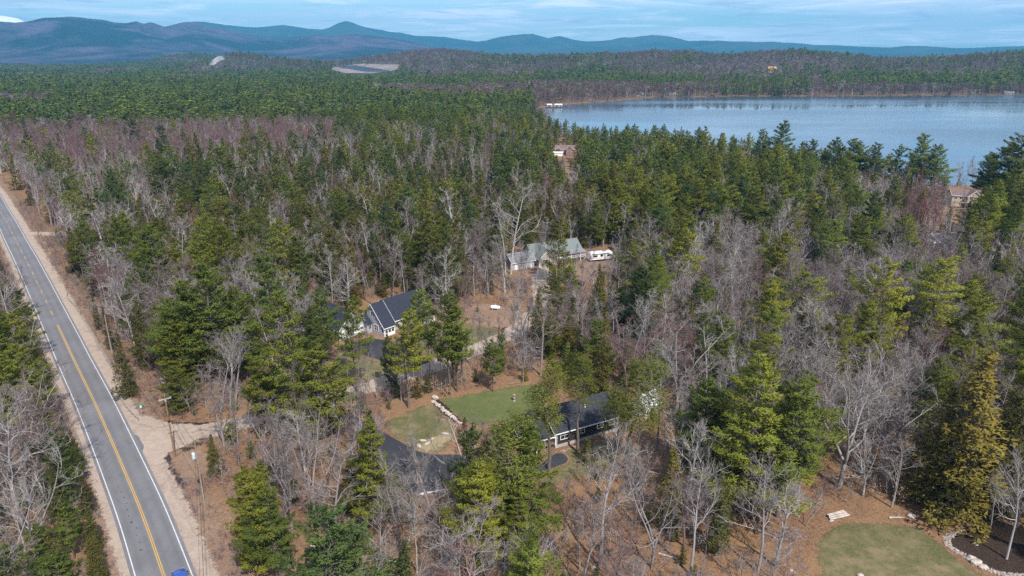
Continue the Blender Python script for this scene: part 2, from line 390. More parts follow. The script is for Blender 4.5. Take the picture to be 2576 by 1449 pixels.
class Ridge:
    """a hill range: crest line given by its bearing and height angle, at range R"""
    def __init__(s, pts, R, Lf, Lb, tree=12, rough=0.25, seed=1, wave=900.0):
        az, h = [], []
        for px, py in pts:
            u = (px - CX) / FD; v = (CY - py) / FD
            d = (u, cp + v * sp, -sp + v * cp); az.append(math.atan2(d[0], d[1])); h.append(max(0.0, CAMH + R * d[2] / math.hypot(d[0], d[1]) - tree))
        s.az = np.array(az); s.h = np.array(h); s.R, s.Lf, s.Lb, s.rough, s.seed, s.wave = R, Lf, Lb, rough, seed, wave
    def z(s, x, y):
        az = np.arctan2(x, y); d = np.hypot(x, y)
        c = np.interp(az, s.az, s.h, left=s.h[0], right=s.h[-1])
        pad = 0.06
        c = c * np.clip((az - s.az[0] + pad) / pad, 0, 1) * np.clip((s.az[-1] + pad - az) / pad, 0, 1)
        t = np.where(d < s.R, (s.R - d) / s.Lf, (d - s.R) / s.Lb); t = np.clip(t, 0, 1)
        f = 0.5 + 0.5 * np.cos(math.pi * t)
        f = np.where(d < s.R, f ** 1.25, f)
        n = fbm(x / s.wave, y / s.wave, s.seed) - 0.5
        return c * f * (1 + s.rough * n * 4 * np.clip(t, 0, 1) * (1 - np.clip(t, 0, 1)) * 2)
HILLS = [
    Ridge([(780,166),(850,158),(950,141),(1040,129),(1110,124),(1180,131),(1240,139),(1330,147),(1400,154)], 3000, 1300, 1500),
    Ridge([(1150,156),(1200,150),(1300,143),(1400,141),(1480,139),(1560,136),(1640,129),(1740,131),(1800,138),(1870,137),(1930,130),(2010,129),(2100,136),(2160,143),(2230,150),(2330,147),(2450,140),(2576,132),(2700,130),(3000,136),(3400,140)], 2600, 1250, 1500, seed=5),
    Ridge([(500,162),(540,150),(570,141),(600,136),(640,141),(680,148),(760,153),(860,160)], 2700, 380, 500, seed=8),
    Ridge([(360,152),(430,133),(480,129),(560,132),(650,135),(700,140),(820,148)], 4700, 1500, 1500, seed=9),
]
SHORE = [(30,905),(40,760),(52,650),(95,575),(140,540),(191,500),(218,440),(240,400),(290,385),(380,372),(520,360),(760,350),(1300,420),(1500,900),(1350,1300),(900,1290),(698,1283),(600,1268),(491,1262),(380,1262),(276,1236),(225,1215),(190,1170),(150,1120),(105,1085),(70,1040),(40,985)]
SH = np.array(SHORE, float)
def poly_sd(x, y, P):
    """signed distance to a polygon, negative inside"""
    x = np.asarray(x, float); y = np.asarray(y, float); P = np.asarray(P, float)
    d = np.full(x.shape, 1e18); ins = np.zeros(x.shape, bool)
    for i in range(len(P)):
        ax, ay = P[i]; bx, by = P[(i + 1) % len(P)]
        ex, ey = bx - ax, by - ay
        t = np.clip(((x - ax) * ex + (y - ay) * ey) / (ex * ex + ey * ey), 0, 1)
        d = np.minimum(d, (x - ax - t * ex) ** 2 + (y - ay - t * ey) ** 2)
        with np.errstate(divide='ignore', invalid='ignore'):
            c = ((ay > y) != (by > y)) & (x < ex * (y - ay) / (ey if ey != 0 else 1e-9) + ax)
        ins ^= c
    d = np.sqrt(d)
    return np.where(ins, -d, d)
def lake_sd(x, y):
    return poly_sd(x, y, SH) + (fbm(np.asarray(x) / 40.0, np.asarray(y) / 40.0, 31) - 0.5) * 22
def ground_z(x, y):
    x = np.asarray(x, float); y = np.asarray(y, float)
    z = np.zeros(x.shape)
    for r in HILLS: z = np.maximum(z, r.z(x, y))
    sd = lake_sd(x, y)
    z = z * np.clip((sd - 10) / 120, 0, 1)
    return z - 4.0 * np.clip((1.5 - sd) / 6, 0, 1) ** 1.0 * (np.hypot(x, y) > 300)
def polar(name, az, rr, zf, mat, tintf=None, smooth=True):
    A, R = np.meshgrid(az, rr); X = R * np.sin(A); Y = R * np.cos(A); Z = zf(X, Y)
    V = np.stack([X, Y, Z], -1).reshape(-1, 3); n, k = A.shape
    i = np.arange((n - 1) * (k - 1)); r = i // (k - 1); c = i % (k - 1); b = r * k + c
    T = np.stack([b, b + 1, b + k + 1, b + k], -1)[:, ::-1]
    return link(name, np_mesh(name, V, T, [mat], tint=tintf(X, Y).ravel() if tintf else None, smooth=smooth))
azs = np.concatenate([np.radians(np.linspace(-180, -48, 40, endpoint=False)), np.radians(np.linspace(-48, 48, 480)), np.radians(np.linspace(48, 180, 41)[1:])])
rrs = np.concatenate([[0.01, 40, 80, 150, 220, 290], np.geomspace(320, 9000, 190), [11000, 14000]])
g = polar("ground", azs, rrs, ground_z, M['litter'], lambda x, y: np.clip((np.hypot(x, y) - 700) / 1500, 0, 1))
tag(g, kind='structure')
# lake
m = MT("lake_water", 0.07, 0.5); p = m.pos()
wv = m.noise(m.pos(1, 2.2, 1), 0.35, 4, 0.6); big = m.noise(m.pos(0.35, 1.0, 1, rz=0.12), 0.0042, 4, 0.55, 0.40, 0.62)
m.col(m.mix(big, (0.035, 0.065, 0.095), (0.05, 0.085, 0.115)))
b_ = m.n("ShaderNodeBump"); m.l(wv, b_.inputs["Height"]); b_.inputs["Distance"].default_value = 0.07
m.l(m.math('ADD', m.math('MULTIPLY', big, 0.5), 0.10), b_.inputs["Strength"]); m.l(b_.outputs[0], m.b.inputs["Normal"])
m.l(m.math('ADD', m.math('MULTIPLY', big, 0.22), 0.05), m.b.inputs["Roughness"])
mb = MB(); mb.face((-40,330,-1.2),(1700,330,-1.2),(1700,1450,-1.2),(-40,1450,-1.2))
tag(mb.build("lake", m.m), kind='structure')
# mountains
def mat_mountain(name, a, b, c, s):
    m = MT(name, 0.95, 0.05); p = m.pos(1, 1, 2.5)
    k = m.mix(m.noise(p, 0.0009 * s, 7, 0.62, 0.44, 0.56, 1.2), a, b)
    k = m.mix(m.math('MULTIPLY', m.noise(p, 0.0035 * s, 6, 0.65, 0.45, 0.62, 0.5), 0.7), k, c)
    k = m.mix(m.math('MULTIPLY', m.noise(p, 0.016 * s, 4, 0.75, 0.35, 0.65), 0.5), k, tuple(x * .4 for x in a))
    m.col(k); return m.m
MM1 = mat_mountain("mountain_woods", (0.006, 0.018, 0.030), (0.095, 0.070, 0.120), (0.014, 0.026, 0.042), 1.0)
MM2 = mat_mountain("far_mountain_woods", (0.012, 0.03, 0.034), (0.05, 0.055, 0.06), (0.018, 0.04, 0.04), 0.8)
def mountain(name, pts, R, Lf, Lb, mat, rough=0.85, seed=3, wave=1300):
    r = Ridge(pts, R, Lf, Lb, 0, rough, seed, wave)
    az = np.linspace(r.az[0] - .06, r.az[-1] + .06, int((r.az[-1] - r.az[0] + .12) / math.radians(0.11)))
    rr = np.concatenate([np.linspace(R - Lf, R, 46), np.linspace(R, R + Lb, 16)[1:]])
    o = polar(name, az, rr, lambda x, y: r.z(x, y) - 3.0, mat)
    return tag(o, kind='structure')
mountain("mountain_ridge", [(-500,75),(-300,60),(-100,55),(0,53),(40,56),(80,52),(112,48),(145,49),(190,57),(240,63),(290,66),(318,63.5),(330,60),(342,56),(352,58),(363,62),(372,59.5),(380,58.5),(392,61),(415,67),(432,63),(450,58.5),(465,57),(490,59),(525,66),(574,76),(622,87),(660,93),(700,97),(745,92),(795,86.5),(830,92),(860,90),(885,88),(915,91),(968,98),(1020,106),(1070,114),(1120,123),(1200,138)], 8800, 3900, 2500, MM1)
mountain("mountain_range", [(380,90),(450,66),(477,55),(495,53.5),(511,54),(540,58),(567,62),(622,67.5),(645,68.5),(664,67),(690,64),(712,62),(740,66),(767,70.5),(809,78),(830,75),(855,68),(872,65.5),(895,71),(926,79),(960,84),(1000,88),(1060,90),(1120,93),(1160,99),(1200,104),(1250,98),(1280,94),(1340,89),(1380,99),(1395,95),(1410,93),(1440,101),(1480,105),(1540,101),(1600,97),(1640,94),(1700,101),(1730,104),(1780,102),(1820,107),(1900,110),(1960,111),(2020,113),(2100,113),(2150,116),(2240,119),(2280,115),(2330,118),(2400,123),(2450,122),(2500,119),(2576,118),(2700,112),(2900,110),(3300,115)], 13000, 3500, 1500, MM2, seed=14)
mountain("mountain_foothills", [(980,136),(1060,130),(1150,125),(1250,122),(1330,127),(1390,125),(1450,119),(1540,117),(1600,121),(1650,128),(1750,133),(1900,132),(2050,128),(2200,130),(2350,133),(2500,130),(2700,124),(3000,125)], 10800, 2600, 1500, MM2, seed=22)
mountain("snowy_mountain", [(-200,60),(-90,44),(-20,38),(10,40),(45,46),(62,54),(120,70)], 15000, 2000, 1000, M['snow'], 0.4, 33, 700)
mountain("snowy_peak", [(180,80),(215,62),(235,58),(250,55),(268,57),(285,60),(310,72)], 15000, 1600, 1000, M['snow'], 0.4, 37, 700)

# ------------------------------------------------------------------ road
ROAD_PX = [(480,1688),(445,1583),(409,1484),(374,1402),(339,1319),(304,1239),(273,1169),(242,1107),(214,1050),(190,997),(166,947),(142,897),(115,840),(92,792),(71,750),(51,714),(35,682),(21,653),(6,628)]
rp = [np.array(at(*full(*p))) for p in ROAD_PX]
d0 = (rp[0] - rp[2]); d0 /= np.linalg.norm(d0); d1 = rp[-1] - rp[-4]; d1 /= np.linalg.norm(d1)
rp = [rp[0] + d0 * 60, rp[0] + d0 * 30] + rp + [rp[-1] + d1 * 60, rp[-1] + d1 * 130 + np.array((-3, 0)), rp[-1] + d1 * 220 + np.array((-12, 0))]
rp = np.array(rp)
s_ = np.concatenate([[0], np.cumsum(np.linalg.norm(np.diff(rp, axis=0), axis=1))])
ss = np.arange(0, s_[-1], 2.0)
RC = np.stack([np.interp(ss, s_, rp[:, 0]), np.interp(ss, s_, rp[:, 1])], 1)
for _ in range(12):
    RC[1:-1] = RC[1:-1] * .5 + (RC[:-2] + RC[2:]) * .25
RT = np.gradient(RC, axis=0); RT /= np.linalg.norm(RT, axis=1)[:, None]
RN = np.stack([RT[:, 1], -RT[:, 0]], 1)                # points to the right when driving away
def strip(name, a, b, z, mat, i0=0, i1=None, jit=0.0, seed=0, parent=None, kind='structure'):
    i1 = len(RC) if i1 is None else i1
    idx = np.arange(i0, i1); r = np.random.default_rng(seed)
    ja = (fbm(idx * 0.35, idx * 0 + seed, seed) - .5) * jit * 2; jb = (fbm(idx * 0.3, idx * 0 + seed + 7, seed + 3) - .5) * jit * 2
    A = RC[idx] + RN[idx] * (a + ja * (abs(a) > 3.9))[:, None]; B = RC[idx] + RN[idx] * (b + jb * (abs(b) > 3.9))[:, None]
    n = len(idx); V = np.zeros((2 * n, 3)); V[0::2, :2] = A; V[1::2, :2] = B; V[:, 2] = z
    k = np.arange(n - 1) * 2
    o = link(name, np_mesh(name, V, np.stack([k, k + 1, k + 3, k + 2], -1), [mat], tint=np.ones(2 * n)), parent)
    if not parent: tag(o, kind=kind)
    return o
def ridx(px, py):
    p = np.array(at(*full(px, py))); return int(np.argmin(np.linalg.norm(RC - p, axis=1)))
I_SOLID = ridx(166, 947)
def soft_strip(name, offs, tints, z, mat):
    V, Tn = [], []
    for o_, t_ in zip(offs, tints): V.append(np.concatenate([RC + RN * o_, np.full((len(RC), 1), z)], 1)); Tn.append(np.full(len(RC), t_))
    n = len(RC); k = np.arange(n - 1); Q = []
    for r in range(len(offs) - 1): Q.append(np.stack([r * n + k, (r + 1) * n + k, (r + 1) * n + k + 1, r * n + k + 1], -1))
    return tag(link(name, np_mesh(name, np.concatenate(V), np.concatenate(Q), [mat], tint=np.concatenate(Tn))), kind='structure')
soft_strip("verge", (5.2, 7.5, 10, 13.5, 18), (1, .85, .6, .35, 0), 0.004, M['verge'])
soft_strip("left_verge", (-11, -8, -6, -4.4), (0, .4, .8, 1), 0.004, M['verge'])
soft_strip("shoulder", (3.6, 5.4, 6.2, 7.6), (1, 1, .75, 0), 0.008, M['gravel'])
soft_strip("left_shoulder", (-6.2, -5.0, -4.5, -3.6), (0, .7, 1, 1), 0.008, M['gravel'])
road = soft_strip("road", (-3.85, -3.1, -2.5, -1.9, -1.3, -0.75, 0, .75, 1.3, 1.9, 2.5, 3.1, 3.85), (0, .1, 1, .25, .2, 1, 0, 1, .2, .25, 1, .1, 0), 0.016, M['asphalt'])
for a, b in ((3.23, 3.38), (-3.38, -3.23)):
    o = strip("edge_line", a, b, 0.020, M['white_line'], parent=road)
for a, b in ((0.07, 0.19), (-0.19, -0.07)):
    strip("centre_line", a, b, 0.020, M['yellow_line'], 0, I_SOLID, parent=road)
for i in range(I_SOLID + 4, len(RC) - 3, 6):
    strip("dash_line", -0.08, 0.08, 0.020, M['yellow_line'], i, i + 2 if i % 2 else i + 3, parent=road)
# tar marks in the wheel track
rt = np.random.default_rng(5)
for k in range(11):
    i = 34 + k * 1; off = -1.6 + rt.normal(0, .15)
    c = RC[i] + RN[i] * off; mb = MB(); t = RT[i]; n = RN[i]
    w, l = rt.uniform(.07, .16), rt.uniform(.12, .3)
    mb.face(*[(c[0] + n[0] * a * w + t[0] * b * l, c[1] + n[1] * a * w + t[1] * b * l, 0.0205) for a, b in ((-1, -.6), (-.2, -1), (1, -.5), (.8, .7), (0, 1), (-.9, .6))])
    mb.build("tar_mark", M['tar'], road)

OUT = {}
def sheet(name, pts, z, mat, jit=0.3, step=1.0, seed=0, kind='structure', parent=None, soft=None):
    P = []; n = len(pts)
    for i in range(n):
        a = np.array(pts[i]); b = np.array(pts[(i + 1) % n]); L = np.linalg.norm(b - a); k = max(1, int(L / step))
        for j in range(k): P.append(a + (b - a) * j / k)
    P = np.array(P)
    for _ in range(2): P = P * .5 + (np.roll(P, 1, 0) + np.roll(P, -1, 0)) * .25
    T = np.roll(P, -1, 0) - np.roll(P, 1, 0); T /= np.linalg.norm(T, axis=1)[:, None] + 1e-9
    N = np.stack([T[:, 1], -T[:, 0]], 1)
    P = P + N * ((fbm(P[:, 0] / 1.6, P[:, 1] / 1.6, seed + 50, 4) - .5) * 2 * jit)[:, None]
    OUT[name] = P[::2]
    if soft is None: soft = mat in (M['lawn'], M['green'], M['verge'], M['straw'], M['mulch'], M['gravel'])
    if soft:
        w = 0.4 if mat is M['mulch'] else (1.6 if mat is M['straw'] else (1.1 if mat is M['gravel'] else 1.4)); c = 0.35 if w < 1 else 0.7; lo = P.min(0) - w; hi = P.max(0) + w
        gx = np.arange(lo[0], hi[0] + c, c); gy = np.arange(lo[1], hi[1] + c, c); X, Y = np.meshgrid(gx, gy)
        sd = poly_sd(X, Y, P); t = np.clip((w * .6 - sd) / (w * 1.6), 0, 1); ins = sd < w * .6 + c
        nx = len(gx); r, q = np.nonzero(ins[:-1, :-1] | ins[1:, :-1] | ins[:-1, 1:] | ins[1:, 1:]); k = r * nx + q
        Q = np.stack([k, k + 1, k + nx + 1, k + nx], -1); u, inv = np.unique(Q, return_inverse=True)
        V = np.stack([X.ravel()[u], Y.ravel()[u], np.full(len(u), z)], 1)
        o = link(name, np_mesh(name, V, inv.reshape(Q.shape), [mat], tint=t.ravel()[u]), parent)
        if not parent: tag(o, kind=kind)
        return o
    bm = bmesh.new(); f = bm.faces.new([bm.verts.new((x, y, z)) for x, y in P])
    bmesh.ops.triangulate(bm, faces=[f]); bmesh.ops.recalc_face_normals(bm, faces=bm.faces)
    me = bpy.data.meshes.new(name); bm.to_mesh(me); bm.free(); me.materials.append(mat)
    a_ = me.attributes.new('tint', 'FLOAT', 'POINT'); a_.data.foreach_set('value', np.ones(len(me.vertices), np.float32))
    if len(me.polygons) and me.polygons[0].normal.z < 0: me.flip_normals()
    o = link(name, me, parent)
    if not parent: tag(o, kind=kind)
    return o
def D(*pts): return [at(*p) for p in pts]
# the dirt road from the junction past the houses
def ribbon(name, pts, w, z, mat, jit=0.5, seed=0):
    P = np.array(pts, float); s = np.concatenate([[0], np.cumsum(np.linalg.norm(np.diff(P, axis=0), axis=1))])
    q = np.arange(0, s[-1], 1.5); C = np.stack([np.interp(q, s, P[:, 0]), np.interp(q, s, P[:, 1])], 1)
    for _ in range(8): C[1:-1] = C[1:-1] * .5 + (C[:-2] + C[2:]) * .25
    T = np.gradient(C, axis=0); T /= np.linalg.norm(T, axis=1)[:, None]; N = np.stack([T[:, 1], -T[:, 0]], 1)
    wa = w / 2 + (fbm(q * .3, q * 0, seed) - .5) * 2 * jit; wb = w / 2 + (fbm(q * .3, q * 0 + 5, seed + 1) - .5) * 2 * jit
    n = len(q); rows = [(-wa - .9, 0), (-wa + .5, 1), (wb - .5, 1), (wb + .9, 0)]; k = np.arange(n - 1)
    V = np.concatenate([np.concatenate([C + N * r_[:, None], np.full((n, 1), z)], 1) for r_, _ in rows]); Tn = np.concatenate([np.full(n, float(t_)) for _, t_ in rows])
    Q = np.concatenate([np.stack([i * n + k, (i + 1) * n + k, (i + 1) * n + k + 1, i * n + k + 1], -1) for i in range(3)])
    o = link(name, np_mesh(name, V, Q, [mat], tint=Tn)); tag(o, kind='structure'); return o, C
DIRT = [at(330, 1062), at(430, 1090), at(525, 1086), at(620, 1062), at(700, 1040), at(800, 1018), at(868, 993), at(980, 957), at(1090, 922), at(1194, 881), at(1290, 838), at(1370, 770), (9, 222), (14, 236)]
dirt, DC = ribbon("dirt_road", DIRT, 5.6, 0.012, M['gravel'], 0.5, 3)
sheet("junction", [zz4(*p) for p in [(790,330),(860,380),(940,440),(1050,455),(1250,425),(1330,440),(1370,520),(1290,570),(1180,605),(1115,640),(1100,700),(1140,800),(1190,900),(1250,1020),(1330,1180),(1420,1400),(1500,1600),(1330,1600),(1240,1330),(1100,1000),(960,690),(880,520)]], 0.0135, M['gravel'], 0.35, 1.0, 5)
sheet("asphalt_apron", [zz4(*p) for p in [(846,478),(925,520),(962,590),(940,632),(905,590),(868,520)]], 0.0150, M['asphalt'], 0.12, 0.6, 8)
sheet("pole_island", [zz4(*p) for p in [(1115,660),(1180,625),(1290,600),(1360,580),(1400,640),(1440,740),(1330,800),(1240,830),(1170,800),(1130,730)]], 0.0155, M['verge'], 0.5, 1.0, 9)
# dirt track below the wires
sheet("dirt_track", [zz4(*p) for p in [(1440,850),(1475,900),(1530,1030),(1590,1180),(1650,1320),(1720,1449),(1760,1560),(1700,1560),(1660,1449),(1600,1330),(1540,1190),(1490,1060),(1440,930)]], 0.0065, M['gravel'], 0.45, 1.0, 12)
sheet("side_drive", [(-200, 276), (-176, 277), (-160, 279), (-160, 283), (-176, 283), (-204, 283)], 0.0135, M['gravel'], 0.4, 1.0, 15)
# first house: drive and lawns
sheet("driveway", [zz5(*p) for p in [(825,775),(900,745),(960,728),(1020,710),(1100,692),(1160,705),(1210,715),(1260,708),(1320,740),(1380,790),(1520,830),(1665,885),(1530,935),(1400,978),(1330,945),(1250,910),(1140,865),(1050,840),(950,815),(840,800)]], 0.018, M['drive'], 0.12, 1.0, 21)
sheet("lawn", [zz5(*p) for p in [(820,800),(950,818),(1050,845),(1250,915),(1370,975),(1230,1035),(1050,1110),(920,1155),(840,1100),(780,950)]], 0.006, M['lawn'], 0.5, 1.0, 22)
sheet("front_yard", [zz5(*p) for p in [(1270,700),(1400,700),(1560,640),(1640,600),(1900,580),(2200,620),(2380,650),(2350,700),(2100,740),(1980,780),(1850,830),(1670,880),(1520,825),(1380,785)]], 0.006, M['lawn'], 0.6, 1.0, 23)
sheet("bare_yard", [zz5(*p) for p in [(1560,470),(1700,410),(1950,400),(2250,400),(2420,470),(2400,600),(2200,620),(1900,580),(1640,590)]], 0.005, M['verge'], 0.8, 1.0, 24)
sheet("planting_bed", [zz5(*p) for p in [(1100,650),(1180,668),(1250,690),(1262,706),(1210,712),(1150,700),(1098,688)]], 0.0195, M['verge'], 0.1, 0.5, 25, soft=False)
# second house
sheet("house_driveway", [zz6(*p) for p in [(235,350),(290,365),(370,415),(470,470),(560,520),(640,565),(700,605),(770,635),(860,640),(1000,640),(1200,650),(1400,700),(1540,725),(1600,660),(1690,615),(1755,680),(1600,745),(1350,800),(1100,845),(910,885),(740,908),(560,860),(500,700),(440,560),(300,430)]], 0.018, M['drive'], 0.15, 1.0, 31)
MBk = MB()
kc = [zz6(*p) for p in [(725,912),(760,905),(820,895),(912,880)]]
for i in range(3):
    a, b = kc[i], kc[i + 1]; t = Vector((b[0]-a[0], b[1]-a[1], 0)).normalized(); n = Vector((t.y, -t.x, 0)) * .14
    MBk.prism([(a[0]-n.x,a[1]-n.y),(a[0]+n.x,a[1]+n.y),(b[0]+n.x,b[1]+n.y),(b[0]-n.x,b[1]-n.y)], 'z', 0.0, 0.22)
tag(MBk.build("kerb", M['white']), kind='structure')
sheet("lower_lawn", [zz6(*p) for p in [(470,425),(560,400),(680,345),(780,305),(835,300),(900,370),(960,430),(1010,500),(950,570),(900,632),(800,636),(700,600),(640,560),(560,512)]], 0.0062, M['lawn'], 0.5, 1.0, 32)
sheet("straw_patch", [zz6(*p) for p in [(690,600),(720,560),(780,520),(860,500),(960,480),(990,520),(930,580),(890,632),(800,634),(740,622)]], 0.0102, M['straw'], 0.6, 0.7, 33)
sheet("upper_lawn", [zz6(*p) for p in [(860,270),(980,250),(1150,220),(1300,190),(1540,160),(1640,200),(1620,280),(1560,330),(1450,370),(1300,420),(1120,450),(1030,425),(940,340)]], 0.006, M['green'], 0.9, 1.0, 34)
sheet("house_lawn", [zz6(*p) for p in [(1700,610),(1800,590),(1990,540),(2150,560),(2120,680),(1950,760),(1800,800),(1640,860),(1520,860),(1600,750),(1755,685)]], 0.0065, M['lawn'], 0.6, 1.0, 36)
sheet("gravel_strip", [zz6(*p) for p in [(1640,612),(1720,600),(1810,565),(1900,535),(1900,548),(1800,590),(1720,625),(1760,680),(1740,672),(1690,622),(1640,640)]], 0.0185, M['gravel'], 0.12, 0.5, 37)
sheet("wall_bed", [zz6(*p) for p in [(845,262),(880,270),(960,350),(1045,425),(1020,432),(930,365),(850,290)]], 0.0145, M['mulch'], 0.15, 0.5, 38)
# third house clearing, tank clearing
sheet("third_yard", D((1280,700),(1330,690),(1400,660),(1460,640),(1540,640),(1545,668),(1500,680),(1475,715),(1440,735),(1380,715),(1310,735)), 0.006, M['verge'], 0.9, 1.2, 41)
sheet("sand_patch", D((1408,668),(1442,664),(1446,682),(1412,686)), 0.010, M['straw'], 0.5, 1.0, 42)
# bottom right lawn and bed
sheet("corner_lawn", [zz3(*p) for p in [(640,640),(860,615),(1100,618),(1300,630),(1500,655),(1600,700),(1680,760),(1800,870),(1900,960),(2100,1085),(2300,1200),(2400,1400),(400,1400),(470,1200),(510,1050),(490,930),(450,840),(520,740)]], 0.006, M['lawn'], 0.9, 1.0, 51)
RING = [zz3(*p) for p in [(1945,722),(1890,722),(1840,745),(1795,785),(1810,850),(1890,910),(2000,970),(2100,1045),(2200,1095),(2350,1140),(2480,1155),(2600,1160),(2800,1150)]]
sheet("mulch_bed", [zz3(*p) for p in [(1945,722),(1890,722),(1840,745),(1805,790),(1815,850),(1890,905),(2000,965),(2100,1040),(2200,1090),(2350,1130),(2480,1150),(2600,1155),(2800,1150),(2800,860),(2576,832),(2430,820),(2300,762),(2200,700),(2110,672),(2030,690)]], 0.010, M['mulch'], 0.25, 0.7, 52)
sheet("sand_pile", [zz3(*p) for p in [(2045,815),(2090,812),(2130,845),(2140,865),(2095,860),(2050,840)]], 0.014, M['ash'], 0.3, 0.4, 53)

def at_t(px, py, dz=0.0):
    """point of the terrain seen at a pixel, walking along the ray"""
    u = (px - CX) / FD; v = (CY - py) / FD
    d = np.array((u, cp + v * sp, -sp + v * cp)); d /= np.hypot(d[0], d[1])
    t = np.arange(60, 9000, 4.0); X = d[0] * t; Y = d[1] * t; Z = CAMH + d[2] * t
    k = np.nonzero(Z <= ground_z(X, Y) + dz)[0]
    i = k[0] if len(k) else len(t) - 1
    return float(X[i]), float(Y[i]), float(ground_z(X[i:i + 1], Y[i:i + 1])[0])
def drape(name, px, lift, mat):
    C = [at_t(*p) for p in px]; P = np.array([c[:2] for c in C])
    bm = bmesh.new(); f = bm.faces.new([bm.verts.new((x, y, 0)) for x, y in P]); bmesh.ops.triangulate(bm, faces=[f])
    bmesh.ops.subdivide_edges(bm, edges=bm.edges, cuts=5, use_grid_fill=True)
    for v in bm.verts: v.co.z = float(ground_z(np.array([v.co.x]), np.array([v.co.y]))[0]) + lift
    bmesh.ops.recalc_face_normals(bm, faces=bm.faces)
    me = bpy.data.meshes.new(name); bm.to_mesh(me); bm.free(); me.materials.append(mat)
    return tag(link(name, me), kind='structure')
drape("quarry", [(832,173),(868,166),(905,161),(960,163),(1005,164),(1000,174),(985,180),(930,186),(870,185)], 1.2, M['quarry'])
drape("hill_clearing", [(1890,186),(1915,182),(1945,182),(1985,186),(1960,189),(1910,189)], 0.8, M['straw'])
# shoreline of pale stones seen across the lake is part of the ground; a thin beach
# ------------------------------------------------------------------ buildings
def window(root, o, ux, w, h, out, frame_mat=None, bars=1, fr=0.11):
    """o: lower left corner; ux: unit along the wall; out: unit outward. frame > pane"""
    o = Vector(o); ux = Vector(ux); out = Vector(out); up = Vector((0, 0, 1))
    f = MB()
    def bar(a0, a1, b0, b1, d0=0.0, d1=0.07):
        P = lambda a, b, d: tuple(o + ux * a + up * b + out * d)
        f.poly([P(a0,b0,d0),P(a1,b0,d0),P(a1,b1,d0),P(a0,b1,d0),P(a0,b0,d1),P(a1,b0,d1),P(a1,b1,d1),P(a0,b1,d1)],
               [(0,3,2,1),(4,5,6,7),(0,1,5,4),(1,2,6,5),(2,3,7,6),(3,0,4,7)])
    bar(-fr, w + fr, -fr, 0); bar(-fr, w + fr, h, h + fr); bar(-fr, 0, 0, h); bar(w, w + fr, 0, h)
    for k in range(bars): x = w * (k + 1) / (bars + 1); bar(x - .03, x + .03, 0, h, 0, .06)
    bar(0, w, h * .5 - .02, h * .5 + .02, 0, .05)
    fo = f.build("window", frame_mat or M['white'], root)
    p = MB(); P = lambda a, b: tuple(o + ux * a + up * b + out * 0.03)
    p.face(P(0, 0), P(w, 0), P(w, h), P(0, h)); p.build("pane", M['glass'], fo)
    return fo
def gable(root, x0, x1, y0, y1, eave, ridge, axis, roof, wall, base=0.0, over=0.45, trim=True, wall_name="wall"):
    """a gabled block: walls, two roof slopes, rake and eave boards; axis = direction of the ridge"""
    if axis == 'x': A0, A1, B0, B1 = x0, x1, y0, y1
    else: A0, A1, B0, B1 = y0, y1, x0, x1
    P = (lambda a, b, z: (a, b, z)) if axis == 'x' else (lambda a, b, z: (b, a, z))
    mid = (B0 + B1) / 2; sl = (ridge - eave) / (mid - B0); t = 0.16
    w = MB(); w.prism([(B0, base), (B1, base), (B1, eave), (mid, ridge - .02), (B0, eave)], 'x' if axis == 'x' else 'y', A0, A1)
    w.build(wall_name, wall, root)
    for sgn in (-1, 1):
        be = B0 - over if sgn < 0 else B1 + over; ze = eave - over * sl + t; zr = ridge + t
        s = MB(); s.slab([P(A0 - over, be, ze), P(A1 + over, be, ze), P(A1 + over, mid, zr), P(A0 - over, mid, zr)], t - 0.02)
        s.build("roof_slope", roof, root)
        if trim:
            for aa in (A0 - over, A1 + over):
                r = MB(); d = 0.05 if aa > A0 else -0.05
                r.poly([P(aa, be, ze - .24), P(aa + d, be, ze - .24), P(aa + d, mid, zr - .24), P(aa, mid, zr - .24),
                        P(aa, be, ze + .02), P(aa + d, be, ze + .02), P(aa + d, mid, zr + .02), P(aa, mid, zr + .02)],
                       [(0,3,2,1),(4,5,6,7),(0,1,5,4),(1,2,6,5),(2,3,7,6),(3,0,4,7)])
                r.build("rake_board", M['white'], root)
            e = MB(); q0, q1 = (be, be + .06 * sgn)
            a = P(A0 - over, min(q0, q1), ze - .2); b = P(A1 + over, max(q0, q1), ze - .005)
            e.box(min(a[0], b[0]), min(a[1], b[1]), a[2], max(a[0], b[0]), max(a[1], b[1]), b[2])
            e.build("gutter", M['white'], root)
def box(root, name, mat, *c, bevel=0): return MB().box(*c).build(name, mat, root, bevel=bevel)
FX, FY = (1, 0, 0), (0, -1, 0)

# house with the navy roof and the garage
HA = math.radians(48.0)
h1 = thing("house", "pale grey house with navy roof, gabled garage and paved driveway", "house", (-34.3, 170.7, 0), HA)
gable(h1, -9.4, -1.0, 4.7, 15.2, 3.0, 7.0, 'y', M['navy_roof'], M['pale_siding'], wall_name="garage_wall")
for gx in (-8.6, -4.9):
    d = MB().box(gx, 4.63, 0.05, gx + 2.9, 4.69, 2.45).build("garage_door", M['white'], h1)
    for k in range(4): box(d, "door_panel", M['white'], gx + .1 + k * .69, 4.60, 1.75, gx + .68 + k * .69, 4.625, 2.25)
box(h1, "corner_board", M['white'], -9.46, 4.64, 0, -9.28, 4.82, 2.95); box(h1, "corner_board", M['white'], -1.12, 4.64, 0, -.94, 4.82, 2.95)
window(h1, (-5.7, 4.7, 3.9), FX, 1.0, 1.2, FY)
gable(h1, -1.5, .6, 3.6, 7.6, 2.9, 4.6, 'x', M['navy_roof'], M['pale_siding'], trim=False, wall_name="link_wall")
window(h1, (-1.15, 3.6, 1.0), FX, 1.0, 1.35, FY)
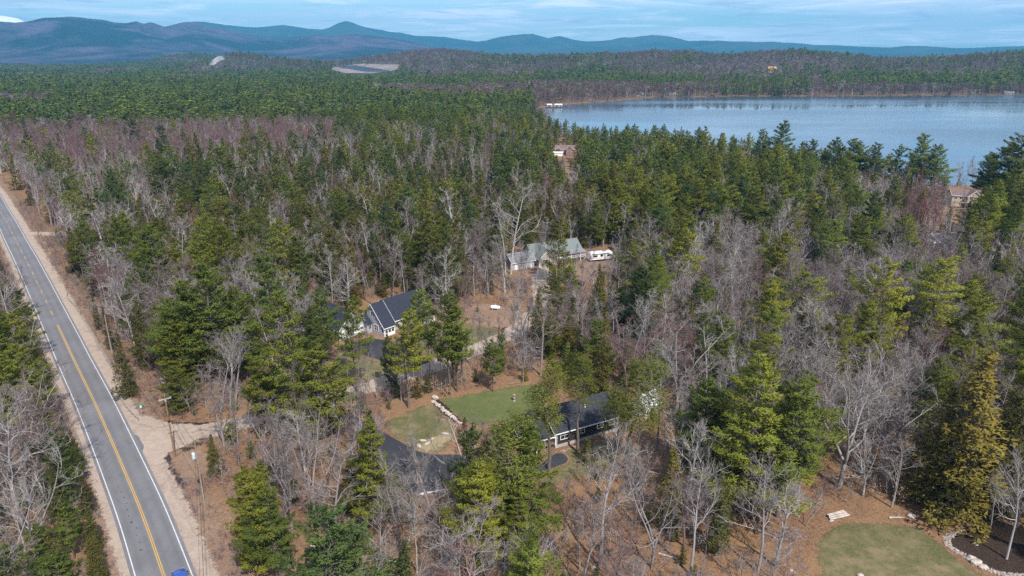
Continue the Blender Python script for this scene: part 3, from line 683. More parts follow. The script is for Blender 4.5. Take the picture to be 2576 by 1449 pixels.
gable(h1, 3.4, 15.5, 0, 8.0, 3.1, 7.75, 'x', M['navy_roof'], M['pale_siding'])
gable(h1, 0, 3.35, -1.7, 8.0, 2.7, 7.9, 'x', M['navy_roof'], M['pale_siding'], over=.4, wall_name="front_gable_wall")
window(h1, (0, 3.6, 4.5), (0, -1, 0), 1.3, 1.3, (-1, 0, 0)); window(h1, (0, 2.4, 1.0), (0, -1, 0), 1.6, 1.5, (-1, 0, 0))
window(h1, (0, -.5, .9), (0, -1, 0), .9, 1.4, (-1, 0, 0), bars=0)
for wx in (.25, 1.3, 2.35): window(h1, (wx, -1.7, .9), FX, .8, 1.35, FY, bars=0)
box(h1, "corner_board", M['white'], -.06, -1.78, 0, .14, -1.6, 2.7); box(h1, "corner_board", M['white'], 3.2, -1.78, 0, 3.4, -1.6, 2.7)
box(h1, "porch_skirt", M['white'], .14, -1.76, 0, 3.2, -1.71, .75)
for wx in (4.6, 7.4, 10.0): window(h1, (wx, 0, 1.0), FX, 1.5, 1.5, FY)
box(h1, "porch_floor", M['wood'], 11.6, -3.8, 0.0, 15.5, -.02, .5)
MB().slab([(11.3,-4.1,2.6),(15.9,-4.1,2.6),(15.9,-.5,3.25),(11.3,-.5,3.25)], .12).build("porch_roof", M['navy_roof'], h1)
box(h1, "porch_beam", M['white'], 11.5, -3.95, 2.25, 15.6, -3.8, 2.47)
for px_ in (11.7, 13.55, 15.4): box(h1, "porch_post", M['white'], px_ - .09, -3.8, .5, px_ + .09, -3.62, 2.25)
for a, b in ((11.7, 13.55), (13.55, 15.4)):
    rl = MB().box(a + .09, -3.74, 1.3, b - .09, -3.68, 1.38).box(a + .09, -3.74, .6, b - .09, -3.68, .67)
    for k in range(11): x = a + .15 + k * (b - a - .3) / 10; rl.box(x - .02, -3.73, .67, x + .02, -3.69, 1.3)
    rl.build("railing", M['white'], h1)
box(h1, "front_door", M['red_siding'], 9.0, -.08, .2, 9.85, -.01, 2.3)

# dark brown house
h2 = thing("house", "dark brown house with charcoal roof and white windows beside green lawn", "house", (*zz6(1650, 598), 0), math.radians(27.6))
MB().box(-.1, -.1, 0, 14.1, 8.6, .62).build("foundation", M['concrete'], h2)
gable(h2, 0, 14, 0, 8.5, 3.35, 6.4, 'x', M['black_roof'], M['dark_siding'], base=.6)
window(h2, (1.15, 0, 1.55), FX, 1.75, 1.45, FY)
window(h2, (5.6, 0, 1.7), FX, .75, 1.25, FY, bars=0); window(h2, (9.4, 0, 1.7), FX, 1.2, 1.25, FY); window(h2, (9.6, 0, .15), FX, .9, .4, FY, bars=0)
window(h2, (12.2, 0, 1.7), FX, 1.0, 1.25, FY)
box(h2, "corner_board", M['white'], -.06, -.06, .6, .14, .1, 3.3)
box(h2, "downspout", M['white'], .22, -.12, .2, .32, -.02, 3.2)
gable(h2, -6.2, -.05, 2.6, 9.2, 3.1, 5.2, 'x', M['black_roof'], M['dark_siding'], base=.5, wall_name="wing_wall")
MB().slab([(-4.1,-.35,2.75),(-.1,-.35,2.75),(-.1,2.8,3.6),(-4.1,2.8,3.6)], .14).build("porch_roof", M['black_roof'], h2)
box(h2, "porch_fascia", M['white'], -4.15, -.42, 2.50, -.1, -.36, 2.74)
box(h2, "porch_deck", M['wood'], -4.0, 0, .95, -.12, 2.6, 1.1)
for x in (-3.9, -2.2): box(h2, "porch_post", M['white'], x - .08, .02, 0, x + .08, .18, 2.5)
rl = MB().box(-2.2, .05, 1.95, -.15, .13, 2.03).box(-2.2, .05, 1.25, -.15, .13, 1.32)
for k in range(12): rl.box(-2.1 + k * .165, .07, 1.3, -2.06 + k * .165, .11, 1.97)
rl.build("railing", M['wood'], h2)
for k in range(5): box(h2, "stair_tread", M['wood'], -3.7, -.35 - .32 * k, .92 - .19 * k, -2.3, -.02 - .32 * k, .97 - .19 * k)
for x in (-3.74, -2.26):
    MB().poly([(x-.03,0,.75),(x+.03,0,.75),(x+.03,-1.75,-.1),(x-.03,-1.75,-.1),(x-.03,0,1.0),(x+.03,0,1.0),(x+.03,-1.75,.1),(x-.03,-1.75,.1)],
        [(0,3,2,1),(4,5,6,7),(0,1,5,4),(1,2,6,5),(2,3,7,6),(3,0,4,7)]).build("stair_stringer", M['wood'], h2)
    MB().poly([(x-.03,0,1.9),(x+.03,0,1.9),(x+.03,-1.7,.95),(x-.03,-1.7,.95),(x-.03,0,1.98),(x+.03,0,1.98),(x+.03,-1.7,1.03),(x-.03,-1.7,1.03)],
        [(0,3,2,1),(4,5,6,7),(0,1,5,4),(1,2,6,5),(2,3,7,6),(3,0,4,7)]).build("handrail", M['wood'], h2)
box(h2, "front_door", M['white'], -1.7, 2.5, 1.1, -.8, 2.58, 3.1)
box(h2, "vent_pipe", M['white'], 8.0, 2.5, 5.0, 8.15, 2.65, 5.9)
box(h2, "dryer_vent", M['white'], 2.75, -.12, .75, 2.95, 0, .95)
# small planter at its wall
def lp(h, x, y, z=0):
    c, s = math.cos(h.rotation_euler.z), math.sin(h.rotation_euler.z)
    return (h.location.x + x * c - y * s, h.location.y + x * s + y * c, z)
def shrub_mesh(seed, r, h, n, mat_key='bare_bark'):
    q = np.random.default_rng(seed); V = []; T = []
    for i in range(n):
        a = q.uniform(0, 6.28); rr = r * math.sqrt(q.uniform(0, 1)); L = q.uniform(.5, 1); z0 = 0
        b = np.array((math.cos(a) * rr * .3, math.sin(a) * rr * .3, z0)); e = np.array((math.cos(a) * rr, math.sin(a) * rr, h * L)); w = q.normal(0, .02, 3)
        k = len(V); V += [b - w, b + w, e]; T.append((k, k + 1, k + 2))
        for j in range(4):
            t = q.uniform(.3, 1); p = b + (e - b) * t; d = p + q.normal(0, .18, 3) * r; k = len(V); V += [p - w * .6, p + w * .6, d]; T.append((k, k + 1, k + 2))
    return np.array(V), np.array(T)
V, T = shrub_mesh(4, .5, .7, 40)
o = link("bare_shrub", np_mesh("bare_shrub", V, T, [M['bare_bark']])); o.location = lp(h2, 4.0, -.9); tag(o, "small dark leafless shrub against the foundation of the dark brown house", "shrub")

# grey-green roofed house with the white deck
h3 = thing("house", "beige house with grey-green roof and white railed deck among trees", "house", (*at(1352, 672), 0), math.radians(28))
gable(h3, 0, 20.0, 3.0, 11.0, 3.2, 6.3, 'x', M['green_roof'], M['beige_siding'], trim=False)
gable(h3, .4, 7.4, -.6, 6, 3.1, 5.9, 'y', M['green_roof'], M['beige_siding'], wall_name="front_gable_wall")
window(h3, (1.9, -.6, .9), FX, 1.9, 1.6, FY)
box(h3, "corner_board", M['white'], .34, -.66, 0, .56, -.5, 3.0)
gable(h3, -9.5, -1.0, 0.5, 7.5, 2.7, 4.9, 'x', M['grey_roof'], M['pale_siding'], trim=True, wall_name="garage_wall")
for gx in (-8.6, -4.8): box(h3, "garage_door", M['white'], gx, .42, .05, gx + 2.9, .49, 2.3)
MB().box(8.2, .2, 1.0, 19.8, 3.0, 1.18).build("deck_floor", M['wood'], h3)
for k in range(7):
    x = 8.3 + k * 1.9; box(h3, "deck_post", M['white'], x - .09, .22, 0, x + .09, .4, 3.0 if k > 1 else 2.1)
for k in range(6):
    a, b = 8.39 + k * 1.9, 10.11 + k * 1.9
    rl = MB().box(a, .27, 2.02, b, .35, 2.14).box(a, .27, 1.28, b, .35, 1.38)
    for j in range(9): rl.box(a + .1 + j * .19, .29, 1.38, a + .16 + j * .19, .33, 2.02)
    rl.build("railing", M['white'], h3)
MB().slab([(11.8,-.1,2.95),(20.3,-.1,2.95),(20.3,3.2,3.6),(11.8,3.2,3.6)], .12).build("porch_roof", M['grey_roof'], h3)
for k in range(4): window(h3, (10.3 + 2.4 * k, 3.0, 1.5), FX, 1.5, 1.5, FY)

def cottage(px, py, w, d, eave, ridge, axis, roof, wall, label, rz=0.0, dz=0.0, nwin=2, far=False, over=.4):
    x, y, z = at_t(px, py, dz) if far else (*at(px, py, dz), dz)
    r = thing("cottage" if w < 13 else "house", label, "house", (x, y, z - .1), rz)
    gable(r, -w / 2, w / 2, 0, d, eave, ridge, axis, M[roof], M[wall], trim=not far, over=over)
    for k in range(nwin):
        window(r, (-w / 2 + w * (k + .5) / nwin - .7, 0, 1.0), FX, 1.4, 1.4, FY)
    return r
# lakeside houses on this side
h4 = thing("house", "brick red house with white gables and dormers by the near lake shore", "house", (*at(1397, 391), 0), math.radians(-8))
h4.scale = (.8, .8, .8)
gable(h4, 0, 17, 2, 10, 5.6, 8.6, 'x', M['brown_roof'], M['red_siding'])
gable(h4, 9.5, 15.5, -.6, 6, 5.9, 8.9, 'y', M['brown_roof'], M['red_siding'], wall_name="front_gable_wall")
gable(h4, 1.2, 4.0, .6, 5, 6.1, 7.6, 'y', M['brown_roof'], M['red_siding'], base=5.2, over=.3, wall_name="dormer_wall")
for wx, wz in ((10.3, 3.8), (13.3, 3.8), (10.3, 1.2), (13.3, 1.2)): window(h4, (wx, -.6, wz), FX, 1.3, 1.4, FY)
for wx, wz in ((2.0, 6.0),): window(h4, (wx, .6, wz), FX, 1.1, .9, FY)
for wx in (1.5, 5.5): window(h4, (wx, 2, 2.9), FX, 1.5, 1.5, FY)
box(h4, "chimney", M['red_siding'], 8.0, 5.5, 8.0, 8.9, 6.5, 10.2)
MB().slab([(-3.5,-4,2.6),(7,-4,2.6),(7,2,3.3),(-3.5,2,3.3)], .15).build("porch_roof", M['tarp'], h4)
box(h4, "porch_wall", M['white'], -3, -3.6, 0, 6.6, 1.9, 2.5)
h5 = thing("house", "tan house with pale gable and railed porch beside the lake at far right", "house", (*at(2393, 520), 0), math.radians(-14))
gable(h5, 0, 12, 1, 9, 5.4, 7.6, 'x', M['brown_roof'], M['tan_siding'])
gable(h5, 6, 11.5, -1.2, 6, 5.6, 7.9, 'y', M['brown_roof'], M['tan_siding'], wall_name="front_gable_wall")
for wx in (6.6, 9.2): window(h5, (wx, -1.2, 4.0), FX, 1.5, 1.3, FY)
for wx in (.8, 3.2): window(h5, (wx, 1, 3.6), FX, 1.4, 1.3, FY)
box(h5, "deck_floor", M['wood'], -.3, -3.6, 2.6, 12.3, -1.25, 2.8)
for k in range(6): box(h5, "deck_post", M['wood'], -.2 + k * 2.4, -3.55, 0, .0 + k * 2.4, -3.35, 3.8)
h6 = thing("cottage", "grey roofed cottage with white trim half hidden below the tan lakeside house", "house", (*at(2362, 628), 0), math.radians(12))
gable(h6, -1, 9, 0, 7, 3.1, 5.4, 'x', M['grey_roof'], M['green_roof'])
window(h6, (.5, 0, 1.1), FX, 1.6, 1.5, FY); window(h6, (4.5, 0, 1.1), FX, 1.6, 1.5, FY)
MB().slab([(-4.5,-.6,2.9),(-1.1,-.6,2.9),(-1.1,5,3.5),(-4.5,5,3.5)], .12).build("porch_roof", M['tarp'], h6)
for x in (-4.3, -2.8, -1.3): box(h6, "porch_post", M['white'], x - .08, -.4, 0, x + .08, -.24, 2.8)
gd = thing("garden_deck", "small pale deck with white railing in the bare woods left of the grey roofed cottage", "deck", (*at(2268, 608), 0), .2)
box(gd, "floor", M['stone'], -3, -1.5, 0, 3, 1.5, .4)
rl = MB().box(-3, 1.42, 1.2, 3, 1.5, 1.3)
for k in range(13): rl.box(-3 + .48 * k, 1.43, .4, -2.93 + .48 * k, 1.49, 1.2)
rl.build("railing", M['white'], gd)
sh = thing("shed", "small shed with bright white roof between bare trees right of the dark brown house", "shed", (*at(1640, 1046), 0), math.radians(40))
gable(sh, -2.3, 2.3, 0, 3.2, 2.5, 4.6, 'x', M['tarp'], M['white'], over=.25)
box(sh, "door", M['dark_siding'], -.5, -.06, .05, .5, -.01, 2.0)
# far shore
FAR = [
 (1609, 243, 11, 8, 3.0, 6.6, 'x', 'green_roof', 'cream', "boathouse with dark green roof and white walls on the far shore, leftmost"),
 (1692, 240, 9, 7, 3.0, 5.2, 'x', 'grey_roof', 'cream', "low white lakeside cottage right of the green roofed boathouse"),
 (1724, 239, 8, 7, 4.0, 6.5, 'x', 'grey_roof', 'grey_roof', "grey cottage with pale roof in front of dark pines on the far shore"),
 (1933, 236, 11, 7, 3.2, 6.5, 'y', 'grey_roof', 'cream', "white gabled cottage on the far shore left of the wide brown roofed house"),
 (1953, 236, 6, 5, 2.6, 4.2, 'x', 'grey_roof', 'cream', "tiny white cottage beside the wide brown roofed house across the lake"),
 (1978, 237, 17, 9, 5.2, 8.6, 'x', 'brown_roof', 'cream', "wide white lake house with brown roof and porches on the far shore"),
 (2422, 235, 12, 7, 3.5, 6.0, 'x', 'red_siding', 'beige_siding', "beige cottage with reddish roof near the far right shore"),
 (2450, 235, 17, 8, 4.0, 6.6, 'x', 'grey_roof', 'cream', "long bright white lake house toward the far right shore"),
 (2472, 233, 10, 7, 3.5, 6.5, 'y', 'grey_roof', 'cream', "white gabled house just right of the long bright lake house"),
 (2537, 239, 13, 7, 3.0, 5.5, 'x', 'grey_roof', 'beige_siding', "pale low cottage by itself at the far right water's edge"),
]
FARC = []
for k, (px_, py_, w, d, e, r, ax, rf, wl, lb) in enumerate(FAR):
    c = cottage(px_, py_, w * 1.15, d, e, r, ax, rf, wl, lb, rz=-math.atan2(px_ - CX, FD), far=True, nwin=3); FARC.append(c)
c = cottage(1285, 277, 11, 8, 5.5, 8.5, 'x', 'grey_roof', 'grey_roof', "grey weathered house among dark pines at the near left corner of the lake", nwin=3)
c = cottage(1943, 183, 20, 12, 9, 14, 'x', 'yellow_siding', 'yellow_siding', "orange-yellow new building in a bare clearing on the far hill", far=True)
c = cottage(1912, 184, 22, 9, 4, 7, 'x', 'red_siding', 'straw', "low pale building left of the orange-yellow building on the far hill", far=True)
c = cottage(735, 198, 42, 16, 9, 13, 'x', 'tarp', 'pale_siding', "long pale barn far off in the dark pine woods below the quarry", far=True)
c = cottage(380, 184, 30, 14, 6, 10, 'x', 'tarp', 'white', "distant white roofed barn in the pine plain", far=True)
c = cottage(325, 184, 16, 10, 5, 9, 'x', 'tarp', 'white', "small distant white shed left of the white roofed barn", far=True)
# pier with white shelters in the cove
dk = thing("pier", "wooden pier carrying white shelters in the cove at the lake's left end", "pier", (*at(1393, 268), -1.2), .05)
box(dk, "deck", M['wood'], -11, -3, .9, 12, 3, 1.25)
for x in (-10, -5, 0, 5, 11):
    for y in (-2.6, 2.6): MB().cyl((x, y, -2), (x, y, 1.0), .2, 6).build("piling", M['wood'], dk)
for x, w in ((-9.5, 7), (1, 6), (7.5, 4)):
    MB().prism([(-2.2, 3.6), (2.2, 3.6), (0, 4.8)], 'x', x, x + w).build("shelter_roof", M['white'], dk)
    for a in (x + .3, x + w - .3):
        for y in (-2, 2): box(dk, "shelter_post", M['white'], a - .12, y - .12, 1.25, a + .12, y + .12, 3.6)
    box(dk, "shelter_wall", M['white'], x + .4, 1.7, 1.3, x + w - .4, 1.8, 2.7)
# mast on the hill
x, y, z = at_t(1110, 129)
mt = thing("radio_mast", "thin lattice radio mast on the brown hilltop", "mast", (x, y, z))
for k in range(3):
    a = k * 2.094; MB().tube([(math.cos(a) * 2.2, math.sin(a) * 2.2, 0), (math.cos(a) * .5, math.sin(a) * .5, 58)], .35, 4).build("leg", M['metal'], mt)
br = MB()
for i in range(12):
    z0, z1 = i * 4.8, (i + 1) * 4.8; r0, r1 = 2.2 - z0 * .0293, 2.2 - z1 * .0293
    for k in range(3):
        a, b = k * 2.094, (k + 1) * 2.094; br.tube([(math.cos(a) * r0, math.sin(a) * r0, z0), (math.cos(b) * r1, math.sin(b) * r1, z1)], .18, 3)
br.build("bracing", M['metal'], mt)
# pale ledge on the knoll
LEDGE_PX = [(524,164),(529,156),(537,150),(549,146),(563,145),(566,149),(556,153),(546,159),(536,165)]
def outcrop(name, px, lift, mat, label):
    C = np.array([at_t(*p)[:2] for p in px]); bm = bmesh.new(); f = bm.faces.new([bm.verts.new((x, y, 0)) for x, y in C]); bmesh.ops.triangulate(bm, faces=[f])
    bmesh.ops.subdivide_edges(bm, edges=bm.edges, cuts=9, use_grid_fill=True)
    xy = np.array([v.co[:2] for v in bm.verts]); sd = -poly_sd(xy[:, 0], xy[:, 1], C); z = ground_z(xy[:, 0], xy[:, 1]); q = fbm(xy[:, 0] / 30, xy[:, 1] / 30, 5)
    for v, s, g_, n_ in zip(bm.verts, sd, z, q): v.co.z = g_ - 1 + lift * min(1, max(0, s) / 14) * (.6 + .8 * n_)
    bmesh.ops.recalc_face_normals(bm, faces=bm.faces); me = bpy.data.meshes.new(name); bm.to_mesh(me); bm.free(); me.materials.append(mat)
    return tag(link(name, me), label, "rock ledge")
outcrop("rock_ledge", LEDGE_PX, 13, M['ledge'], "pale bare rock ledge on the left side of the small wooded knoll")
# rows of panels on the quarry floor
sa = thing("solar_farm", "rows of dark blue solar panels on the pale cleared slope", "solar farm", (*at_t(915, 178)[:2], 0))
for k in range(9):
    a = at_t(845 + k * 9, 170.5 + k * 1.5); c = at_t(900 + k * 10, 168.5 + k * 1.7)
    d = Vector((c[0] - a[0], c[1] - a[1], 0)).normalized(); n = Vector((-d.y, d.x, 0)) * 2.2; o = Vector((sa.location.x, sa.location.y, 0)); A = Vector(a) - o; C_ = Vector(c) - o
    MB().slab([A - n + Vector((0, 0, 3)), C_ - n + Vector((0, 0, 3)), C_ + n + Vector((0, 0, 6)), A + n + Vector((0, 0, 6))], .5).build("panel_row", M['glass'], sa)

# ------------------------------------------------------------------ vehicles
def wheel(root, x, y, r, w, side):
    t = MB().tube([(x - w / 2, y, r), (x + w / 2, y, r)], r, 18).build("wheel", M['rubber'], root)
    MB().tube([(x + side * w * .5, y, r), (x + side * w * .55, y, r)], r * .62, 14).build("rim", M['metal'], t)
def car(name, label, cat, loc, rz, paint, L=4.6, Wd=1.85, suv=True):
    """nose toward +Y"""
    c = thing(name, label, cat, loc, rz); h = Wd / 2; n = L / 2
    def ring(y, hw, z0, z1, ch=.12): return [(-hw + ch, y, z0), (hw - ch, y, z0), (hw, y, z0 + ch), (hw, y, z1 - ch * 1.2), (hw - ch * 1.6, y, z1), (-hw + ch * 1.6, y, z1), (-hw, y, z1 - ch * 1.2), (-hw, y, z0 + ch)]
    b = MB().loft([ring(-n, h * .86, .42, .92), ring(-n + .12, h * .96, .30, 1.02), ring(-n + .6, h, .26, 1.06), ring(0, h, .25, 1.05), ring(n - 1.35, h, .26, 1.03), ring(n - .6, h * .98, .28, .95), ring(n - .14, h * .92, .34, .82), ring(n, h * .78, .44, .70)])
    b.build("body", paint, c, smooth=True)
    rt_ = 1.62 if suv else 1.45; yb = -n + (.32 if suv else .75)
    MB().loft([[(-h*.90, yb, 1.0), (h*.90, yb, 1.0), (h*.90, n - 1.25, 1.0), (-h*.90, n - 1.25, 1.0)],
               [(-h*.76, yb + .35, rt_ - .10), (h*.76, yb + .35, rt_ - .10), (h*.76, n - 2.05, rt_ - .10), (-h*.76, n - 2.05, rt_ - .10)]]).build("glazing", M['glass'], c)
    MB().loft([[(-h*.78, yb + .30, rt_ - .10), (h*.78, yb + .30, rt_ - .10), (h*.79, n - 2.0, rt_ - .10), (-h*.79, n - 2.0, rt_ - .10)],
               [(-h*.72, yb + .42, rt_ - .02), (h*.72, yb + .42, rt_ - .02), (h*.72, n - 2.14, rt_ - .02), (-h*.72, n - 2.14, rt_ - .02)],
               [(-h*.60, yb + .6, rt_ + .02), (h*.60, yb + .6, rt_ + .02), (h*.60, n - 2.3, rt_ + .02), (-h*.60, n - 2.3, rt_ + .02)]]).build("roof", paint, c)
    for s in (-1, 1):
        for y in (-n + .85, n - .9): wheel(c, s * (h - .09), y, .35, .23, s)
        MB().box(s * h * .98, n - 1.75, 1.0, s * (h + .20), n - 1.60, 1.16).build("mirror", M['rubber'], c)
        MB().box(s * h * .62 - .16, n - .13, .62, s * h * .62 + .16, n - .03, .76).build("headlight", M['lamp_white'], c)
        MB().box(s * h * .70 - .12, -n - .01, .72, s * h * .70 + .12, -n + .08, .94).build("tail_light", M['lamp_red'], c)
        for y0, y1 in ((yb + .9, yb + 1.0), (n - 2.45, n - 2.36)):
            MB().slab([(s*h*.905,y0,1.02),(s*h*.905,y1,1.02),(s*h*.775,y1,rt_-.11),(s*h*.775,y0,rt_-.11)], .02).build("pillar", paint, c)
    MB().box(-.45, n - .03, .46, .45, n + .02, .60).build("grille", M['rubber'], c)
    return c
p0 = np.array(at(449, 1444, 1.3)); i = int(np.argmin(np.linalg.norm(RC - p0, axis=1)))
cc = RC[i] + RN[i] * 1.75 - RT[i] * 1.0
car("parked_car" if False else "car", "bright blue car driving away along the right lane of the paved road", "car", (cc[0], cc[1], 0.02), math.atan2(-RT[i][0], RT[i][1]), M['car_blue'])
car("car", "dark car with pale windscreen parked below the white deck of the beige house", "car", (*at(1430, 702), 0.01), math.radians(70), M['car_dark'])
car("car", "dark car parked apart in the trees just right of the other dark car", "car", (*at(1456, 716), 0.01), math.radians(35), M['car_dark'], suv=False)
# camper
rv = thing("camper_trailer", "white camper trailer with dark windows beside a dark spruce", "camper", (*at(1509, 655), 0), math.radians(18))
MB().prism([(-4.3, .7), (4.3, .7), (4.4, 1.5), (4.3, 2.9), (4.0, 3.25), (-4.0, 3.25), (-4.3, 3.0)], 'y', -1.25, 1.25).build("body", M['white'], rv, bevel=.06)
for x0, x1, z0, z1 in ((-3.2, -1.6, 1.7, 2.4), (-.4, .5, 1.8, 2.5), (2.2, 3.6, 1.7, 2.4)):
    fo = box(rv, "window_frame", M['metal'], x0 - .06, -1.29, z0 - .06, x1 + .06, -1.255, z1 + .06); box(fo, "pane", M['glass'], x0, -1.31, z0, x1, -1.295, z1)
box(rv, "door", M['pale_siding'], .9, -1.29, .75, 1.6, -1.255, 2.6)
box(rv, "stripe", M['grey_roof'], -4.2, -1.275, 1.15, .8, -1.255, 1.3)
box(rv, "roof_vent", M['metal'], -2.5, -.4, 3.25, -1.7, .4, 3.45); box(rv, "air_conditioner", M['grey_roof'], .8, -.5, 3.25, 2.2, .5, 3.55)
MB().tube([(-3.5, -1.38, 2.85), (3.0, -1.38, 2.85)], .1, 8).build("awning_roll", M['grey_roof'], rv)
for y in (-1.1, 1.1):
    for x in (-.5, .4): wheel(rv, 0, 0, .36, .24, 1) if False else MB().tube([(x, y - .12, .36), (x, y + .12, .36)], .36, 14).build("wheel", M['rubber'], rv)
MB().tube([(4.3, 0, .65), (5.6, 0, .55)], .07, 6).build("tow_bar", M['rubber'], rv)
# propane tank
pt = thing("propane_tank", "white horizontal propane tank in the brown clearing", "tank", (*at(1246, 780), 0), math.radians(-12))
MB().tube([(-1.45,0,.85),(-1.38,0,.85),(-1.2,0,.85),(-1.0,0,.85),(1.0,0,.85),(1.2,0,.85),(1.38,0,.85),(1.45,0,.85)], [.08,.28,.45,.52,.52,.45,.28,.08], 16).build("shell", M['white'], pt, smooth=True)
for x in (-.8, .8): box(pt, "foot", M['concrete'], x - .12, -.35, 0, x + .12, .35, .42)
MB().cyl((0, 0, 1.35), (0, 0, 1.55), .16, 10).build("valve_dome", M['white'], pt)

# ------------------------------------------------------------------ street furniture
POLES = [(zz4(1165, 655), 12.4, 'pole_wood', "brown utility pole with grey crossarm at the dirt road junction"),
         (zz4(1362, 980), 11.6, 'pole_grey', "utility pole carrying a pale grey transformer, nearest of the row along the road"),
         (at(285, 905), 11.2, 'pole_grey', "tall pale utility pole beside the guard rail, standing in front of a narrow green spruce"),
         (at(167, 697), 10.2, 'pole_wood', "brown utility pole at the roadside just beyond the far end of the guard rail"),
         (at(98, 597), 10.2, 'pole_wood', "second brown utility pole beyond the guard rail end, before the side drive"),
         (at(49, 520), 10.2, 'pole_wood', "distant brown utility pole standing beside the pale side drive"),
         (at(12, 462), 10.2, 'pole_wood', "farthest brown utility pole, beyond the side drive at the left road bend")]
rdir = math.atan2(RT[30][1], RT[30][0])
TOPS = []
for k, ((x, y), h, mk, lb) in enumerate(POLES):
    p = thing("utility_pole", lb, "utility pole", (x, y, 0), rdir, "utility poles along the road")
    MB().tube([(0, 0, -.3), (0, 0, h * .5), (0.05, 0, h)], [.17, .14, .11], 10).build("post", M[mk], p)
    MB().tube([(0, 0, h), (0, 0, h + .45)], .05, 6).build("pin_insulator", M['metal'], p)
    if k in (0, 3, 5):
        box(p, "crossarm", M['metal' if k == 0 else 'wood'], -.06, -1.0, h - .75, .06, 1.0, h - .60)
        for yy in (-.85, .85): MB().cyl((0, yy, h - .6), (0, yy, h - .38), .06, 6).build("insulator", M['metal'], p)
    if k == 0:
        box(p, "bracket", M['metal'], -.14, -.14, h - 1.1, .14, .14, h - .78); box(p, "junction_box", M['rubber'], -.22, -.2, h * .58, .1, .2, h * .58 + .35)
    if k == 1:
        c = MB().tube([(0, .42, h - 2.7), (0, .42, h - 2.6), (0, .42, h - 1.75), (0, .42, h - 1.62)], [.22, .29, .29, .2], 14).build("transformer", M['transformer'], p)
        for xx in (-.1, .1): MB().cyl((xx, .42, h - 1.62), (xx, .42, h - 1.35), .04, 6).build("bushing", M['metal'], c)
        box(p, "bracket", M['metal'], -.05, .1, h - 2.2, .05, .2, h - 1.9)
    TOPS.append((x, y, h))
def cable(name, a, b, sag, r, label, group=None):
    pts = [(a[0] + (b[0] - a[0]) * t, a[1] + (b[1] - a[1]) * t, a[2] + (b[2] - a[2]) * t - sag * 4 * t * (1 - t)) for t in np.linspace(0, 1, 15)]
    return tag(MB().tube(pts, r, 4).build(name, M['wire'], None), label, "cable", group)
order = [6, 5, 4, 3, 2, 0, 1]
NM = {6: "farthest pole", 5: "side drive pole", 4: "second brown pole", 3: "brown pole beyond the guard rail", 2: "tall pale pole", 0: "junction pole", 1: "transformer pole"}
for a, b in zip(order[:-1], order[1:]):
    A, B = TOPS[a], TOPS[b]
    cable("power_line", (A[0], A[1], A[2] + .45), (B[0], B[1], B[2] + .45), .7, .022, f"upper power line from the {NM[a]} to the {NM[b]}", "wires between the poles")
    cable("telephone_line", (A[0], A[1], A[2] * .68), (B[0], B[1], B[2] * .68), .9, .035, f"lower thick cable from the {NM[a]} to the {NM[b]}", "wires between the poles")
A = TOPS[1]; B = (A[0] + 17, A[1] - 38)
cable("power_line", (A[0], A[1], A[2] + .45), (B[0], B[1], 12), .7, .022, "upper power line leaving the transformer pole above the dirt track", "wires between the poles")
cable("telephone_line", (A[0], A[1], A[2] * .68), (B[0], B[1], 8), .9, .035, "lower thick cable leaving the transformer pole above the dirt track", "wires between the poles")
A = TOPS[0]; B = at(640, 1000)
cable("service_line", (A[0], A[1], A[2] - .6), (B[0] + 6, B[1] + 2, 10.5), .5, .02, "thin upper service wire from the junction pole into the trees", "wires between the poles")
cable("service_line", (A[0], A[1], A[2] - 2.6), (B[0] + 6, B[1] + 1, 9.0), .5, .02, "thin lower service wire from the junction pole into the trees", "wires between the poles")
g0 = at(478, 1133); cable("guy_wire", (A[0], A[1], A[2] - .9), (g0[0], g0[1], 0.0), 0.02, .02, "straight guy wire bracing the junction pole to the ground")
sp_ = zz4(472, 715)
p = thing("wooden_post", "leaning weathered wooden post among saplings beside the left guard rail end", "post", (*sp_, 0), .3)
MB().tube([(0, 0, -.2), (-.28, .1, 3.0)], [.13, .10], 8).build("post", M['pole_grey'], p)
# guard rails
def guardrail(pts, label):
    P = np.array(pts, float); s = np.concatenate([[0], np.cumsum(np.linalg.norm(np.diff(P, axis=0), axis=1))]); q = np.arange(0, s[-1], 1.9)
    C = np.stack([np.interp(q, s, P[:, 0]), np.interp(q, s, P[:, 1])], 1)
    for _ in range(3): C[1:-1] = C[1:-1] * .5 + (C[:-2] + C[2:]) * .25
    t = thing("guard_rail", label, "guard rail", (C[0][0], C[0][1], 0)); o = C[0]
    rail = MB(); rings = []
    for i, c in enumerate(C):
        tt = C[min(i + 1, len(C) - 1)] - C[max(i - 1, 0)]; tt /= np.linalg.norm(tt); n = np.array((tt[1], -tt[0]))
        prof = [(.0, .45), (.06, .52), (.0, .60), (.06, .68), (.0, .76), (-.03, .76), (-.03, .45)]
        rings.append([(c[0] - o[0] + n[0] * a, c[1] - o[1] + n[1] * a, z) for a, z in prof])
    rail.loft(rings).build("rail", M['metal'], t)
    p0 = None
    for c in C:
        if p0 is None: p0 = MB().box(-.08, -.08, 0, .08, .08, .74).build("post", M['pole_grey'], t); q_ = p0
        else: q_ = p0.copy(); COL.objects.link(q_)
        q_.location = (c[0] - o[0] - .02, c[1] - o[1] - .02, 0)
    return t
i0 = ridx(205, 862); i1 = ridx(372, 1224)
e0 = [at(172, 738), at(166, 748)]; 
rr_ = [tuple(RC[i] + RN[i] * 6.2) for i in range(int(np.argmin(np.linalg.norm(RC - np.array(at(150, 790)), axis=1))), int(np.argmin(np.linalg.norm(RC - np.array(at(310, 1010)), axis=1))), -3)]
guardrail(e0 + rr_ + [zz4(780, 235), zz4(840, 335), zz4(935, 428)], "long grey guard rail along the right shoulder ending at the dirt road")
